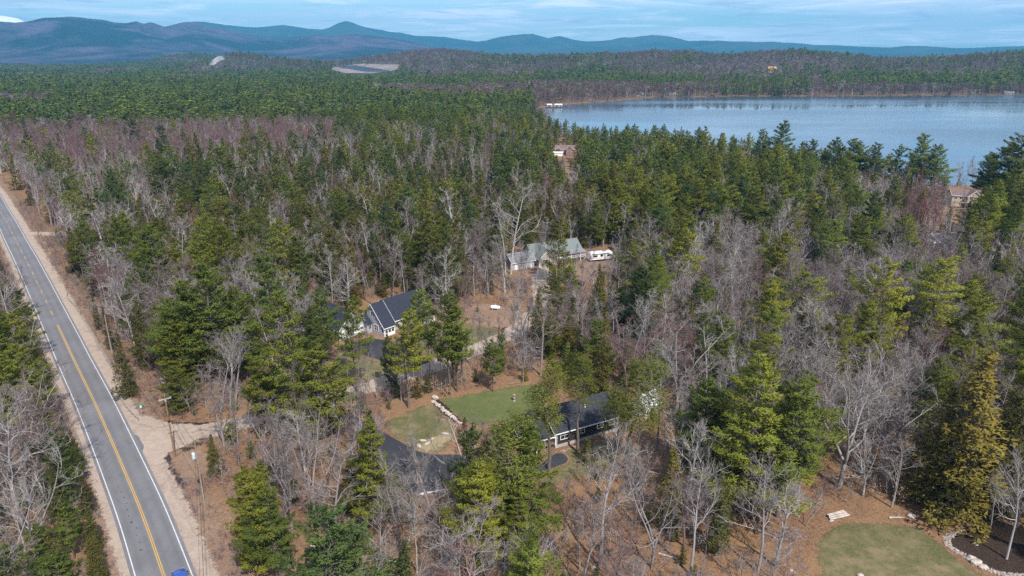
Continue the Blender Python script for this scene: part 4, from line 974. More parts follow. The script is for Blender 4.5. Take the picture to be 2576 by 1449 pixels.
rl_ = [tuple(RC[i] - RN[i] * 5.2) for i in range(int(np.argmin(np.linalg.norm(RC - np.array(at(85, 760)), axis=1))), int(np.argmin(np.linalg.norm(RC - np.array(at(205, 1075)), axis=1))), -3)]
guardrail(rl_ + [zz4(535, 560), zz4(548, 640), zz4(542, 705)], "grey guard rail along the left edge of the paved road")
# street name sign (its lettering cannot be made out in the photograph)
sg = thing("street_sign", "green street name sign above a small white plate on a thin post at the junction", "street sign", (*zz4(950, 398), 0), math.radians(20))
MB().tube([(0, 0, 0), (0, 0, 3.1)], .035, 6).build("post", M['metal'], sg)
MB().box(-.62, -.025, 2.95, .62, .025, 3.22).build("sign_blade", M['sign_green'], sg); box(sg, "small_plate", M['white'], -.14, -.06, 2.45, .18, -.03, 2.8)

# ------------------------------------------------------------------ yard things
def rock_mesh(name, seed, sx, sy, sz, mat, sub=2):
    bm = bmesh.new(); bmesh.ops.create_icosphere(bm, subdivisions=sub, radius=1.0); q = random.Random(seed)
    off = q.uniform(0, 99)
    from mathutils import noise as mn
    for v in bm.verts:
        n = mn.noise(v.co * 1.3 + Vector((off, 0, 0))); v.co *= 1 + .35 * n
        v.co.x *= sx; v.co.y *= sy; v.co.z *= sz
    me = bpy.data.meshes.new(name); bm.to_mesh(me); bm.free(); me.materials.append(mat); return me
ROCKS = [rock_mesh("stone", s, 1, .8, .7, M['stone'], 1) for s in range(6)]
sw = thing("stone_wall", "low curving wall of pale boulders edging the dark mulch bed on the lawn", "stone wall", (*zz6(850, 290), 0))
q = random.Random(3); a = Vector((*zz6(838, 292), 0)); b = Vector((*zz6(1022, 436), 0))
for k in range(17):
    t = k / 16; p = a.lerp(b, t); s = q.uniform(.32, .55) * (1.25 - .45 * t)
    o = link("stone", ROCKS[k % 6], sw); o.location = p - Vector(sw.location) + Vector((q.uniform(-.15, .15), q.uniform(-.15, .15), s * .35)); o.scale = (s * 1.3, s, s); o.rotation_euler = (q.uniform(-.3, .3), q.uniform(-.3, .3), q.uniform(0, 6))
o = link("boulder", rock_mesh("boulder", 21, .75, .6, .55, M['stone'])); o.location = (*zz6(852, 268), .3); tag(o, "large pale boulder at the upper end of the stone wall", "boulder")
for (pp, s, lb) in [(zz3(2045, 992), .75, "pale boulder set in the stone border of the mulch bed, uppermost of three"), (zz3(2092, 1030), .85, "largest pale boulder in the middle of the stone border by the corner lawn"), (zz3(2160, 1075), .7, "flat tan boulder lowest along the stone border of the mulch bed"),
                    (zz3(1440, 565), .7, "mossy brown boulder between the log pile and the wooden frame"), (zz3(930, 1158), .5, "small white stone on the corner lawn"), (zz3(235, 1108), .3, "small white stone in the leaf litter left of the corner lawn"),
                    (at(798, 1378), 1.1, "tall pale boulder in the bare woods below the first driveway"), (zz6(1905, 1395), .4, "small white stone at the foot of the lone bare tree in the leaf clearing"),
                    (at(1208, 782), 1.3, "dark brown mound of earth left of the propane tank")]:
    o = link("boulder" if s > .55 else "stone", rock_mesh("boulder", int(s * 100) + len(lb), 1, .8, .6, M['stone'] if "dark" not in lb else M['mulch'])); o.location = (*pp, .2 * s); o.scale = (s,) * 3; tag(o, lb, "boulder" if s > .55 else "stone")
# stones of the border, joined: hundreds of fist to head sized stones
def stones(name, pts, width, n, s0, s1, seed, label):
    q = np.random.default_rng(seed); P = np.array(pts); s = np.concatenate([[0], np.cumsum(np.linalg.norm(np.diff(P, axis=0), axis=1))])
    src = []
    for r in ROCKS[:3]:
        v = np.zeros(len(r.vertices) * 3, np.float32); r.vertices.foreach_get("co", v); t = np.array([tuple(p.vertices) for p in r.polygons]); src.append((v.reshape(-1, 3), t))
    VV, TT = [], []; k = 0
    for i in range(n):
        u = q.uniform(0, s[-1]); x = np.interp(u, s, P[:, 0]) + q.uniform(-width, width); y = np.interp(u, s, P[:, 1]) + q.uniform(-width, width)
        v, t = src[q.integers(3)]; sc = q.uniform(s0, s1); a = q.uniform(0, 6.28); c_, s__ = math.cos(a), math.sin(a)
        R = np.array(((c_, -s__, 0), (s__, c_, 0), (0, 0, 1))); w = (v * sc) @ R.T + (x, y, sc * .4); VV.append(w); TT.append(t + k); k += len(v)
    o = link(name, np_mesh(name, np.concatenate(VV), np.concatenate(TT), [M['border_stone']])); return tag(o, label, "stones", kind='stuff')
mm = MT("border_stones", 0.9, 0.15); mm.col(mm.ramp(mm.noise(mm.pos(), 3.5, 2, 0.6, 0.3, 0.7), [(0, (0.17, 0.135, 0.12)), (.4, (0.27, 0.22, 0.195)), (.75, (0.38, 0.33, 0.29)), (1, (0.48, 0.45, 0.42))])); M['border_stone'] = mm.m
stones("border_stones", RING, .42, 950, .08, .19, 7, "band of small pale stones edging the mulch bed")
# log pile
q = random.Random(9); lc = Vector((*zz3(700, 560), 0)); la = math.radians(18)
LG = [("front log of the pile, longest and palest", -.45, 0, .2, 3.9, .16), ("log lying behind the front log of the pile", -.05, .05, .2, 3.6, .15), ("middle log of the grey pile", .32, .15, .2, 3.5, .14), ("log at the back of the grey pile", .68, .1, .2, 3.4, .15), ("upper log resting on top of the pile", .15, -.1, .46, 3.3, .13), ("short log end lying left of the pile", -.75, -1.9, .13, .8, .13)]
for lb, oy, ox, z, L, r in LG:
    o = thing("log", lb + " beside the corner lawn", "log", (lc.x + ox * math.cos(la) - oy * math.sin(la), lc.y + ox * math.sin(la) + oy * math.cos(la), z), la + q.uniform(-.05, .05), "weathered logs in a pile")
    MB().tube([(-L / 2, 0, 0), (0, q.uniform(-.04, .04), 0), (L / 2, 0, 0)], [r, r * .95, r * .85], 10, cap=False).build("bark", M['log'], o)
    for e in (-1, 1): MB().face(*[(e * L / 2, math.cos(k * .785) * r * (.99 if e < 0 else .84), math.sin(k * .785) * r * (.99 if e < 0 else .84)) for k in range(8)]).build("cut_end", M['straw'], o)
# wooden frame (firewood rack)
fr = thing("firewood_rack", "small grey wooden rack of rails under the big dark hemlock", "wood rack", (*zz3(1830, 580), 0), math.radians(-8))
for x in (-.75, .75):
    for y in (-.3, .3): MB().tube([(x, y, 0), (x * 1.1, y, 1.25)], .05, 6).build("upright", M['log'], fr)
for z in (.3, .62):
    for y in (-.3, .3): MB().tube([(-.85, y, z), (.85, y, z)], .05, 6).build("rail", M['log'], fr)
# basket on a post
bk = thing("disc_basket", "small blue basket with orange rim on a post in the green lawn", "basket", (*zz6(1378, 283), 0))
MB().tube([(0, 0, 0), (0, 0, 1.5)], .04, 6).build("post", M['metal'], bk)
MB().tube([(0, 0, 1.35), (0, 0, 1.5)], .3, 14).build("rim_band", M['orange_plastic'], bk)
MB().tube([(0, 0, .95), (0, 0, 1.35)], [.26, .2], 12).build("basket_body", M['blue_plastic'], bk)
MB().tube([(0, 0, .75), (0, 0, .95)], [.22, .27], 12).build("basket_tray", M['white'], bk); MB().cyl((0, 0, 0), (0, 0, .06), .25, 12).build("base_plate", M['metal'], bk)
# flat stones on the straw patch
for k, (x, y) in enumerate([(770, 545), (800, 565), (745, 580), (920, 500), (825, 540)]):
    o = link("flat_stone", ROCKS[k]); o.location = (*zz6(x, y), .05); o.scale = (.8, .5, .12); o.rotation_euler.z = k; tag(o, ["flat pale stone at the left of the straw patch below the stone wall", "flat pale stone nearest the driveway in the straw patch", "low flat stone at the straw patch's grassy edge", "flat stone by itself right on the upper straw patch", "flat pale stone in the middle of the straw patch"][k], "flat stone")
# brush pile
V, T = [], []; q = np.random.default_rng(2); cxy_ = zz3(140, 770)
for i in range(420):
    c = q.normal(0, 1, 3) * (1.5, .9, .25) + (0, 0, .35); d = q.normal(0, 1, 3) * (1, .7, .3); d /= np.linalg.norm(d); L = q.uniform(.5, 1.4); w = q.normal(0, .022, 3)
    k = len(V); V += [c - d * L / 2 - w, c - d * L / 2 + w, c + d * L / 2]; T.append((k, k + 1, k + 2))
o = link("brush_pile", np_mesh("brush_pile", V, T, [M['bare_bark']])); o.location = (*cxy_, 0); o["tone"] = .3; tag(o, "heap of dead grey branches at the left edge of the corner lawn", "brush pile")
# ------------------------------------------------------------------ tree shapes
def nrm(a): return a / (np.linalg.norm(a, axis=-1, keepdims=True) + 1e-9)
def conifer(seed, H=20, cb=.25, dz=.55, nper=5, Lmax=4.0, prof=None, el=(2, 42), curve=.10, tl=.5, tw=.2, dens=11, plume=.38, flat=.10, r0=.22, ntri=2, droop=0.0, ball=0.0, wood=True, up=.45, wob=.25, lean=.02):
    """trunk with limbs (V,T) and needles (V,T,tint)"""
    q = np.random.default_rng(seed)
    tp = np.array([(q.normal(0, lean) * H * t, q.normal(0, lean) * H * t, H * t) for t in np.linspace(0, 1, 7)]); tp[0, :2] = 0
    tz = tp[:, 2]
    mb = MB(); mb.tube(tp, [r0 * (1 - .93 * t) + .01 for t in np.linspace(0, 1, 7)], 6, cap=False)
    az0 = q.uniform(0, 6.28); z = cb * H; B = []
    sect = q.uniform(.62, 1.22, 6)
    while z < H * .985:
        t = (z - cb * H) / (H - cb * H); whorl = q.uniform(.62, 1.18)
        n = max(3, int(round(nper * (1 - .35 * t) + q.uniform(-.8, .8))))
        for k in range(n):
            a = az0 + 6.283 * k / n + q.normal(0, .22)
            L = Lmax * prof(t) * whorl * q.uniform(.68, 1.15) * sect[int((a % 6.283) / 1.0472) % 6]
            if q.uniform() < .07: L *= .45
            e = math.radians(el[0] + (el[1] - el[0]) * t ** 1.3 + q.normal(0, 6))
            B.append((z + q.normal(0, .12 * dz), a, max(L, .25), e))
        az0 += q.uniform(.4, 1.1); z += dz * q.uniform(.8, 1.25) * (1 - .35 * t)
    B = np.array(B); nb = len(B)
    cx = np.interp(B[:, 0], tz, tp[:, 0]); cyy = np.interp(B[:, 0], tz, tp[:, 1])
    cnt = np.maximum(3, (dens * B[:, 2] * (.6 + .4 * B[:, 2] / Lmax)).astype(int))
    I = np.repeat(np.arange(nb), cnt); N = len(I)
    s = 1 - np.abs(q.beta(1.0, 2.0, N)) * .86 if not ball else 1 - np.abs(q.normal(0, .22, N))
    s = np.clip(s, .08, 1.05)
    L = B[I, 2]; e = B[I, 3]; a = B[I, 1]
    hd = np.stack([np.cos(a), np.sin(a), np.zeros(N)], 1); sd = np.stack([-np.sin(a), np.cos(a), np.zeros(N)], 1)
    hor = s * L * np.cos(e); ver = s * L * np.sin(e) + (curve * s * s - droop * s ** 3) * L
    w = plume * L * (1.08 - .8 * np.abs(s - .55) * 1.2)
    lat = q.uniform(-1, 1, N) * w * .5 + q.normal(0, .1, N)
    P = np.stack([cx[I], cyy[I], B[I, 0]], 1) + hd * hor[:, None] + sd * lat[:, None]
    P[:, 2] += ver + q.normal(0, 1, N) * (flat * (.5 + .5 * L)) - droop * .25 * np.abs(lat)
    if ball: P += q.normal(0, ball, (N, 3))
    I3 = np.repeat(np.arange(N), ntri); n3 = len(I3)
    D_ = nrm(hd[I3] * .7 + sd[I3] * (np.sign(lat[I3]) * .45)[:, None] + np.array((0, 0, up)) + q.normal(0, .55, (n3, 3)))
    S_ = nrm(np.cross(D_, q.normal(0, 1, (n3, 3)) + np.array((0, 0, 1.5))))
    l = tl * q.uniform(.65, 1.3, n3)[:, None]; ww = tw * q.uniform(.7, 1.3, n3)[:, None]
    c = P[I3] + q.normal(0, .08, (n3, 3)) - D_ * l * .4
    V = np.empty((n3, 3, 3)); V[:, 0] = c - S_ * ww * .5; V[:, 1] = c + S_ * ww * .5; V[:, 2] = c + D_ * l
    tint = np.repeat(np.clip((q.uniform(0, 1, nb)[I] * .45 + q.uniform(0, 1, N) * .35 + .3 * (s > .8) * q.uniform(0, 1, N))[I3], 0, 1), 3)
    T = np.arange(n3 * 3).reshape(-1, 3)
    if wood:
        for i in range(nb):
            z0, a_, L_, e_ = B[i]
            if L_ < .6: continue
            pts = []
            for s_i in (0, .5, .95):
                h_ = s_i * L_ * math.cos(e_); pts.append((cx[i] + math.cos(a_) * h_, cyy[i] + math.sin(a_) * h_, z0 + s_i * L_ * math.sin(e_) + (curve * s_i ** 2 - droop * s_i ** 3) * L_))
            mb.tube(pts, [.045 * L_ ** .5, .03, .01], 3, cap=False)
        # dead stubs on the bare stem
        for k in range(int(cb * H / 1.2)):
            z0 = q.uniform(.12, 1) * cb * H; a_ = q.uniform(0, 6.28); L_ = q.uniform(.5, 1.8); mb.tube([(0, 0, z0), (math.cos(a_) * L_, math.sin(a_) * L_, z0 + q.uniform(-.3, .2))], [.03, .01], 3, cap=False)
    tr = []
    for f in mb.F: tr += [f] if len(f) == 3 else [(f[0], f[1], f[2]), (f[0], f[2], f[3])] if len(f) == 4 else [(f[0], f[i], f[i + 1]) for i in range(1, len(f) - 1)]
    gn = np.cross(V[:, 1] - V[:, 0], V[:, 2] - V[:, 0]); fl = gn[:, 2] < 0; V[fl] = V[fl][:, [1, 0, 2]]
    rad = nrm(hd[I3] + 1e-6); NB[seed] = np.repeat(nrm(np.array((0, 0, .75)) + rad * (.25 + .5 * s[I3])[:, None] + sd[I3] * (lat[I3] / (np.abs(w[I3]) + .2) * .5)[:, None] + q.normal(0, .22, (n3, 3))), 3, axis=0)
    return np.array(mb.V), np.array(tr), V.reshape(-1, 3), T, tint
NB = {}
def bare(seed, H=16, cb=.35, nl=12, ang=(35, 62), spread=.34, gnarl=.19, r0=.19, sub=6, sub2=6, tw=5, fork=0, twl=.9, tww=.026, up=.35, leaves=0):
    """trunk and big limbs (V,T), then branches and twigs (V,T)"""
    q = np.random.default_rng(seed); A = MB(); Bm = MB(); V = []
    def path(p, d, L, n, g, u):
        pts = [np.array(p, float)]; d = np.array(d, float)
        for i in range(n):
            d = d + q.normal(0, g, 3) + np.array((0, 0, u / n)); d /= np.linalg.norm(d); pts.append(pts[-1] + d * L / n)
        return pts, d
    def dirn(az, inc): return np.array((math.sin(inc) * math.cos(az), math.sin(inc) * math.sin(az), math.cos(inc)))
    stems = []
    if fork:
        base, d = path((0, 0, 0), (0, 0, 1), H * cb * .8, 4, .03, 0); A.tube(base, np.linspace(r0, r0 * .8, 5), 7, cap=False)
        a0 = q.uniform(0, 6.28)
        for k in range(fork):
            st, _ = path(base[-1], dirn(a0 + 6.28 * k / fork, math.radians(q.uniform(14, 30))), H * (1 - cb * .8) * q.uniform(.8, 1.05), 8, .08, .5); A.tube(st, np.linspace(r0 * .62, .02, 9), 5, cap=False); stems.append((st, 0.1, r0 * .62))
    else:
        st, _ = path((0, 0, 0), dirn(q.uniform(0, 6.28), .03), H, 10, .035, .1); A.tube(st, np.linspace(r0, .015, 11), 7, cap=False); stems.append((st, cb, r0))
    tips = []
    for st, c0, rs in stems:
        Ls = sum(np.linalg.norm(st[i + 1] - st[i]) for i in range(len(st) - 1)); m = len(st) - 1
        for k in range(int(nl / len(stems)) + 1):
            t = c0 + (1 - c0) * ((k + q.uniform(0, .9)) / (nl / len(stems) + 1)); i = min(int(t * m), m - 1); p = st[i] + (st[i + 1] - st[i]) * (t * m - i)
            inc = math.radians(ang[1] + (ang[0] - ang[1]) * t + q.normal(0, 7)); L = H * spread * (1.15 - .75 * (t - c0) / (1 - c0 + 1e-6)) * q.uniform(.6, 1.15)
            r = max(.026, rs * .50 * (1.1 - t))
            lp_, d = path(p, dirn(q.uniform(0, 6.28), inc), L, 5, gnarl, up); A.tube(lp_, np.linspace(r, .014, 6), 4, cap=False)
            for j in range(sub):
                t2 = .22 + .78 * (j + q.uniform(0, .9)) / sub; i2 = min(int(t2 * 5), 4); p2 = lp_[i2] + (lp_[i2 + 1] - lp_[i2]) * (t2 * 5 - i2)
                d2 = nrm(lp_[i2 + 1] - lp_[i2]); d2 = nrm(d2 + q.normal(0, .62, 3) + (0, 0, .15)); L2 = L * (.62 - .3 * t2) * q.uniform(.6, 1.2)
                sp2, _ = path(p2, d2, L2, 3, gnarl * 1.1, up); Bm.tube(sp2, [max(.018, r * .5), .021, .015, .008], 3, cap=False)
                for h in range(sub2):
                    t3 = .2 + .8 * (h + q.uniform(0, .9)) / sub2; i3 = min(int(t3 * 3), 2); p3 = sp2[i3] + (sp2[i3 + 1] - sp2[i3]) * (t3 * 3 - i3)
                    d3 = nrm(sp2[i3 + 1] - sp2[i3] + 0); d3 = nrm(d3 + q.normal(0, .6, 3) + (0, 0, .2)); L3 = max(.35, L2 * .5) * q.uniform(.6, 1.2); e3 = p3 + d3 * L3
                    tips.append((p3, d3, L3))
    P = np.array([t[0] for t in tips]); Dd = np.array([t[1] for t in tips]); Lt = np.array([t[2] for t in tips])[:, None]
    def slivers(P, Dd, L, w):
        S = nrm(np.cross(Dd, q.normal(0, 1, Dd.shape))); X = np.empty((len(P), 3, 3)); X[:, 0] = P - S * w; X[:, 1] = P + S * w; X[:, 2] = P + Dd * L; return X
    X = [slivers(P, Dd, Lt, tww * .75)]
    I = np.repeat(np.arange(len(P)), tw); tt = q.uniform(.15, 1, len(I))[:, None]
    D2 = nrm(Dd[I] + q.normal(0, .6, (len(I), 3)) + (0, 0, .2)); X.append(slivers(P[I] + Dd[I] * Lt[I] * tt, D2, np.maximum(.3, twl * Lt[I] * q.uniform(.4, 1, (len(I), 1))), tww * .5))
    X = np.concatenate(X).reshape(-1, 3)
    def tri(F):
        o = []
        for f in F: o += [f] if len(f) == 3 else [(f[0], f[1], f[2]), (f[0], f[2], f[3])]
        return np.array(o)
    b = np.array(Bm.V); bt = tri(Bm.F)
    Vc = np.concatenate([b, X]); Tc = np.concatenate([bt, np.arange(len(X)).reshape(-1, 3) + len(b)])
    return np.array(A.V), tri(A.F), Vc, Tc, np.concatenate([np.full(len(b), .15), np.ones(len(X))])

pp = lambda t: (min(1, .62 + 2.2 * t) if t < .17 else 1) * (1 - max(0, t - .17) / .83) ** .72 + .06
pr = lambda t: (.75 + .9 * t if t < .3 else 1.0) * max(0, 1 - max(0, t - .35) / .68) ** .55 + .05      # round topped
hp = lambda t: (1 - t) ** .82 * (1 if t > .06 else .8) + .04
PR = {}
def proto(kind, fn, **k):
    Vt, Tt, Vc, Tc, tint = fn(**k); H = k.get('H')
    fol = {'p': M['pine'], 'h': M['hemlock'], 'b': M['bare_bark']}[kind[0]]; brk = M['bare_bark'] if kind[0] == 'b' else M['pine_bark']
    tn = np.zeros(len(Vc)) if tint is None else tint
    mt = np_mesh("trunk", Vt, Tt, [brk], smooth=True); mc = np_mesh("crown", Vc, Tc, [fol], tint=tn)
    mj = np_mesh("tree", np.concatenate([Vt, Vc]), np.concatenate([Tt, Tc + len(Vt)]), [brk, fol], np.concatenate([np.zeros(len(Tt)), np.ones(len(Tc))]), tint=np.concatenate([np.zeros(len(Vt)), tn]))
    nb_ = NB.get(k.get('seed'))
    if fn is conifer:
        for me_, off in ((mc, 0), (mj, len(Vt))):
            N_ = np.zeros((len(me_.vertices), 3), np.float32); N_[off:] = nb_
            if off: v_ = np.zeros(len(me_.vertices) * 3, np.float32); me_.vertex_normals.foreach_get("vector", v_); N_[:off] = v_.reshape(-1, 3)[:off]
            me_.polygons.foreach_set("use_smooth", np.ones(len(me_.polygons), bool)); me_.normals_split_custom_set_from_vertices(N_)
    PR.setdefault(kind, []).append((mt, mc, mj, H)); return len(Tt) + len(Tc)
nt = 0
# white pines, near
for s, k in enumerate([dict(cb=.20), dict(cb=.12, Lmax=5.0), dict(cb=.36, Lmax=4.0), dict(cb=.28, prof=pr, Lmax=4.7), dict(cb=.1, Lmax=4.4, nper=6, prof=pr), dict(cb=.42, prof=pr, Lmax=4.1), dict(cb=.22, prof=pr, Lmax=5.2, dz=1.05, lean=.04), dict(cb=.33, Lmax=4.6, dz=1.1, nper=4, lean=.035)]):
    kk = dict(H=20, prof=pp, dz=.86, dens=24, tl=.40, tw=.13, ntri=3, flat=.075, plume=.50, Lmax=4.5, el=(0, 40), curve=.16, up=.6, seed=100 + s); kk.update(k); nt += proto('pine', conifer, **kk)
for s, k in enumerate([dict(cb=.45), dict(cb=.55, Lmax=3.0)]):     # pitch pines: bare stem, rounded tufts
    kk = dict(H=18, prof=pr, dz=.62, nper=5, Lmax=3.4, dens=22, tl=.31, tw=.09, ntri=3, flat=.20, plume=.62, ball=.30, el=(5, 55), r0=.24, lean=.035, seed=140 + s); kk.update(k); nt += proto('pitch', conifer, **kk)
for s, k in enumerate([dict(), dict(Lmax=3.4, cb=.03), dict(Lmax=2.5, cb=.08), dict(Lmax=3.0, prof=pr)]):
    kk = dict(H=16, cb=.05, prof=hp, dz=.42, nper=6, Lmax=3.0, dens=13, tl=.34, tw=.17, flat=.16, plume=.5, el=(8, 38), droop=.28, curve=.1, r0=.2, up=.1, seed=160 + s); kk.update(k); nt += proto('hemlock', conifer, **kk)
# mid distance
for s, k in enumerate([dict(cb=.2), dict(cb=.1, Lmax=4.6), dict(cb=.38, Lmax=3.7), dict(cb=.3, prof=pr, Lmax=4.5)]):
    kk = dict(H=20, prof=pp, dz=1.25, nper=5, dens=6.5, tl=.8, tw=.38, flat=.09, plume=.5, Lmax=4.3, up=.6, curve=.14, wood=False, seed=200 + s); kk.update(k); nt += proto('pine_mid', conifer, **kk)
for s, k in enumerate([dict(), dict(Lmax=3.5), dict(Lmax=2.6)]):
    kk = dict(H=16, cb=.05, prof=hp, dz=.75, nper=5, Lmax=3.0, dens=6, tl=.7, tw=.36, flat=.18, plume=.55, el=(8, 38), droop=.26, up=.1, wood=False, seed=220 + s); kk.update(k); nt += proto('hemlock_mid', conifer, **kk)
# far
for s, k in enumerate([dict(cb=.2), dict(cb=.1, Lmax=4.6), dict(cb=.35, prof=pr, Lmax=4.6)]):
    kk = dict(H=20, prof=pp, dz=2.3, nper=4, dens=1.9, tl=2.0, tw=1.3, flat=.16, plume=.5, Lmax=4.3, wood=False, ntri=1, seed=240 + s); kk.update(k); nt += proto('pine_far', conifer, **kk)
# bare hardwoods
for s, k in enumerate([dict(cb=.30, nl=15), dict(cb=.42, nl=13, spread=.28, ang=(22, 48)), dict(cb=.28, nl=15, fork=3, spread=.26), dict(cb=.5, nl=12, spread=.24, ang=(20, 45)), dict(cb=.22, nl=17, spread=.36, gnarl=.24, ang=(45, 75)), dict(cb=.3, nl=14, fork=2, spread=.3, gnarl=.2)]):
    kk = dict(H=16, seed=300 + s, sub=7, sub2=6, tw=3, tww=.027); kk.update(k); nt += proto('bare', bare, **kk)
for s, k in enumerate([dict(cb=.22, fork=3, nl=15, spread=.42, gnarl=.27, ang=(40, 70), r0=.24, up=.6), dict(cb=.38, nl=16, spread=.40, gnarl=.26, ang=(45, 78), r0=.22, up=.5)]):   # open grown, crooked
    kk = dict(H=15, seed=340 + s, sub=7, sub2=5, tw=3, tww=.026); kk.update(k); nt += proto('bare_oak', bare, **kk)
for s, k in enumerate([dict(cb=.35), dict(cb=.4, fork=2), dict(cb=.3, spread=.3)]):
    kk = dict(H=16, nl=10, spread=.32, ang=(25, 55), sub=5, sub2=4, tw=2, tww=.058, twl=1.3, r0=.27, seed=360 + s); kk.update(k); nt += proto('bare_mid', bare, **kk)
for s, k in enumerate([dict(cb=.35), dict(cb=.4)]):
    kk = dict(H=16, nl=6, spread=.34, ang=(25, 55), sub=4, sub2=3, tw=3, tww=.24, twl=2.0, seed=380 + s); kk.update(k); nt += proto('bare_far', bare, **kk)
for s in range(3):
    nt += proto('brush', bare, H=4.2, cb=.12, nl=6, spread=.4, ang=(20, 50), sub=4, sub2=3, tw=3, tww=.018, twl=.9, r0=.035, seed=400 + s)
for s in range(2):
    nt += proto('psapling', conifer, H=4.5, cb=.06, prof=pp, dz=.5, nper=5, Lmax=1.3, dens=16, tl=.34, tw=.15, r0=.05, seed=420 + s)
for s in range(2):
    nt += proto('hsapling', conifer, H=4.5, cb=.05, prof=hp, dz=.4, nper=5, Lmax=1.25, dens=17, tl=.28, tw=.15, r0=.05, droop=.2, up=.1, seed=430 + s)

# ------------------------------------------------------------------ where trees may not stand
PXKEEP = [   # outlines (photo pixels at 2576 wide) of what stays in view; hard = nothing in front
 ('hard', [(-60,480),(5,470),(50,560),(140,720),(255,890),(340,1010),(420,1075),(600,1449),(640,1560),(300,1560),(225,1230),(150,1010),(50,720),(-60,560)]),
 ('hard', [(350,1020),(520,1060),(530,1130),(500,1160),(540,1250),(640,1449),(440,1449),(380,1180)]),
 ('hard', [(812,770),(880,775),(960,745),(1030,740),(1070,790),(1040,880),(1090,910),(1040,935),(930,900),(850,875)]),
 ('soft', [(870,880),(1190,870),(1200,900),(1000,960),(880,1000)]),
 ('hard', [(1085,990),(1165,985),(1390,942),(1470,958),(1440,985),(1400,1010),(1310,1055),(1170,1065),(1100,1040)]),
 ('soft', [(960,1045),(1090,1000),(1160,985),(1390,940),(1480,960),(1400,1010),(1310,1060),(1160,1060),(1130,1140),(960,1130)]),
 ('soft', [(975,1100),(1080,1130),(1110,1190),(1060,1240),(985,1200)]),
 ('hard', [(1310,1050),(1490,990),(1540,1000),(1490,1100),(1440,1180),(1370,1180),(1320,1110)]),
 ('soft', [(1380,930),(1480,940),(1480,1000),(1380,1000)]),
 ('soft', [(1300,605),(1460,605),(1470,690),(1380,720),(1290,680)]),
 ('hard', [(1475,615),(1545,615),(1545,655),(1475,655)]),
 ('hard', [(1215,755),(1275,755),(1275,795),(1215,800)]),
 ('soft', [(1100,740),(1300,740),(1310,850),(1120,880)]),
 ('hard', [(1612,985),(1662,985),(1662,1030),(1612,1040)]),
 ('hard', [(1390,358),(1455,358),(1455,388),(1390,388)]),
 ('hard', [(2395,478),(2440,478),(2440,506),(2395,506)]),
 ('soft', [(2345,590),(2400,590),(2400,632),(2345,632)]),
 ('hard', [(2050,1290),(2320,1270),(2470,1330),(2576,1350),(2700,1560),(2000,1560)]),
 ('soft', [(2010,1160),(2300,1150),(2330,1300),(2050,1320),(2010,1400),(1800,1449),(1820,1330),(1900,1290)]),
 ('hard', [(1270,255),(1440,250),(1440,278),(1270,280)]),
]
PXB = [(k, np.array(P, float)) for k, P in PXKEEP]
NOGO = []        # ground outlines no tree may be rooted in
for nm in ("junction", "driveway", "house_driveway", "lawn", "lower_lawn", "upper_lawn", "corner_lawn", "pole_island", "dirt_track", "side_drive", "front_yard", "third_yard"): NOGO.append(OUT[nm])
FOOT = []
for h, x0, y0, x1, y1 in ((h1, -11, -5, 17, 17), (h2, -8, -3, 16, 11), (h3, -12, -3, 22, 13), (h4, -5, -6, 19, 12), (h5, -2, -24, 22, 11), (h6, -6, -3, 11, 9), (sh, -4, -2, 4, 5), (rv, -6, -3, 6, 3), (gd, -4, -3, 4, 3)):
    FOOT.append(np.array([lp(h, x, y)[:2] for x, y in ((x0, y0), (x1, y0), (x1, y1), (x0, y1))]))
def free(x, y, m=1.5):
    ok = np.ones(x.shape, bool)
    for P in NOGO: ok &= poly_sd(x, y, P) > .8
    for P in FOOT: ok &= poly_sd(x, y, P) > m
    near = (np.hypot(x, y) < 620) & (x < 40)
    rd = np.full(x.shape, 99.0); side = np.zeros(x.shape)
    for c, n in zip(RC[::2], RN[::2]):
        d = np.hypot(x - c[0], y - c[1]); k = d < rd; rd = np.where(k, d, rd); side = np.where(k, (x - c[0]) * n[0] + (y - c[1]) * n[1], side)
    ok &= ~(near & np.where(side > 0, rd < 12.0, rd < 7.8))
    dd = np.full(x.shape, 99.0)
    for c in DC[::2]: dd = np.minimum(dd, np.hypot(x - c[0], y - c[1]))
    ok &= dd > 4.2
    ok &= lake_sd(x, y) > 1.5
    return ok
def blocks(x, y, h, w, hard_only=False):
    """share of kept outlines hidden by a tree h tall, w wide"""
    out = np.zeros(x.shape, bool); out2 = np.zeros(x.shape, bool)
    for f in (.15, .4, .6, .8, .97):
        for s in (-.6, 0, .6):
            px, py, _ = proj(x + s * w * (1.15 - f), y, f * h)
            for k, P in PXB:
                i = poly_sd(px, py, P) < 0
                if k == 'hard': out |= i
                else: out2 |= i
    return out, out2

